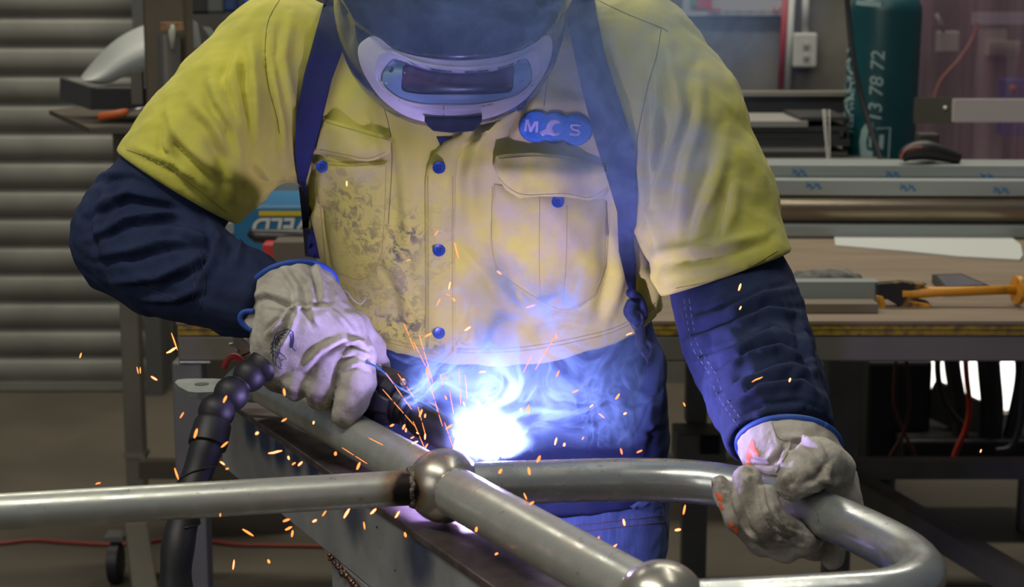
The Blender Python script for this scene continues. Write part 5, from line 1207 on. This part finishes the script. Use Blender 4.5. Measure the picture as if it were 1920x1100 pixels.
streaks = [((722,697),(773,769)),((745,699),(777,746)),((716,728),(779,800)),((757,605),(778,657)),((786,627),(812,718)),((775,640),(810,710)),((842,728),(851,778)),((861,690),(864,760)),((872,700),(876,750)),((825,700),(830,722)),((774,788),(797,842)),((783,760),(799,820)),((800,700),(830,800)),((833,790),(850,840)),((980,700),(998,665)),((1003,694),(1044,624)),((1120,1010),(1160,1048)),((640,838),(690,870)),((690,820),(720,835))]
for (a, b_) in streaks:
    T = math.dist(a, b_); nseg = max(1, int(T/26))
    for i in range(nseg):
        t0 = (i+.06)/nseg; t1 = (i+.94)/nseg; yy = 1.72
        p0 = (a[0]+(b_[0]-a[0])*t0, a[1]+(b_[1]-a[1])*t0); p1 = (a[0]+(b_[0]-a[0])*t1, a[1]+(b_[1]-a[1])*t1)
        o = MB().tube([P(*p0, yy), P((p0[0]+p1[0])/2, (p0[1]+p1[1])/2, yy), P(*p1, yy)], [.0002, .00038, .0002], 6).build('spark_streak', SPK, None, True)
        tag(o, 'thin hair-like orange spark thrown out beside the torch and arc', 'spark', 'thin drawn-out sparks near the arc')

# ================================================================ smoke
def smoke(name, lo_, hi_, blobs_, col, wisp, step, label, seed, gain=1.0, aniso=.3, base=.0):
    mb = MB().box([(a+b)/2 for a, b in zip(lo_, hi_)], [b-a for a, b in zip(lo_, hi_)])
    m = bpy.data.materials.new(name); m.use_nodes = True; N = m.node_tree.nodes; L = m.node_tree.links; N.remove(N['Principled BSDF'])
    vs = N.new('ShaderNodeVolumePrincipled'); vs.inputs['Color'].default_value = (*col, 1); vs.inputs['Anisotropy'].default_value = aniso
    L.new(vs.outputs[0], N['Material Output'].inputs['Volume'])
    tc = N.new('ShaderNodeTexCoord'); tot = None
    wn = N.new('ShaderNodeTexNoise'); wn.inputs['Scale'].default_value = 9; wn.inputs['Detail'].default_value = 2; L.new(tc.outputs['Object'], wn.inputs[0])
    wv = N.new('ShaderNodeVectorMath'); wv.operation = 'MULTIPLY_ADD'; wv.inputs[1].default_value = (.12, .12, .12)
    L.new(wn.outputs['Color'], wv.inputs[0]); L.new(tc.outputs['Object'], wv.inputs[2])
    for (c, r, s) in blobs_:
        sub = N.new('ShaderNodeVectorMath'); sub.operation = 'SUBTRACT'; L.new(wv.outputs[0], sub.inputs[0]); sub.inputs[1].default_value = Vector(c)+Vector((.06, .06, .06))
        dv = N.new('ShaderNodeVectorMath'); dv.operation = 'DIVIDE'; L.new(sub.outputs[0], dv.inputs[0]); dv.inputs[1].default_value = r
        ln = N.new('ShaderNodeVectorMath'); ln.operation = 'LENGTH'; L.new(dv.outputs[0], ln.inputs[0])
        q = nmath(m, 'MULTIPLY', mrange(m, ln.outputs['Value'], .15, 1, 1, 0), s)
        tot = q if tot is None else nmath(m, 'ADD', tot, q)
    n1 = N.new('ShaderNodeTexNoise'); n1.inputs['Scale'].default_value = wisp; n1.inputs['Detail'].default_value = 3; n1.inputs['Distortion'].default_value = 1.6; L.new(wv.outputs[0], n1.inputs[0])
    # thin sheets: a ridge around the middle of the noise
    rd = nmath(m, 'ABSOLUTE', nmath(m, 'SUBTRACT', n1.outputs[0], .5))
    sh = mrange(m, rd, 0, .075, 1, base)
    L.new(nmath(m, 'MULTIPLY', nmath(m, 'MULTIPLY', tot, sh), gain), vs.inputs['Density'])
    o = mb.build(name, m); m.cycles.volume_step_rate = step
    tag(o, label, 'smoke', kind='stuff'); return o
a_ = ARC
smoke('smoke_plume', (-.17, 1.72, .955), (.17, 2.02, 1.20),
      [((a_.x-.0, a_.y+.02, a_.z+.008), (.064, .05, .034), 26), ((a_.x-.015, a_.y+.02, a_.z+.045), (.055, .05, .06), 9), ((a_.x+.005, a_.y+.03, a_.z+.105), (.042, .04, .055), 70), ((a_.x-.065, a_.y+.02, a_.z+.085), (.055, .04, .065), 46), ((a_.x+.10, a_.y+.05, a_.z+.07), (.12, .05, .11), 18), ((a_.x+.03, a_.y+.04, a_.z+.16), (.11, .04, .05), 30)],
      (.40, .72, 1), 17, .2, 'blue-lit welding smoke curling up from the arc', 1, SMOKE_A, .2, .10)
smoke('smoke_haze', (-.22, 1.70, 1.16), (.36, 2.02, 1.52),
      [((-.03, 1.86, 1.42), (.22, .16, .14), 1.0), ((.12, 1.88, 1.30), (.12, .14, .20), 1.4), ((.20, 1.90, 1.44), (.16, .14, .13), .8)],
      (.42, .66, 1), 9, .8, 'thin blue smoke haze drifting in front of the helmet and shirt', 2, SMOKE_B, .2, .3)
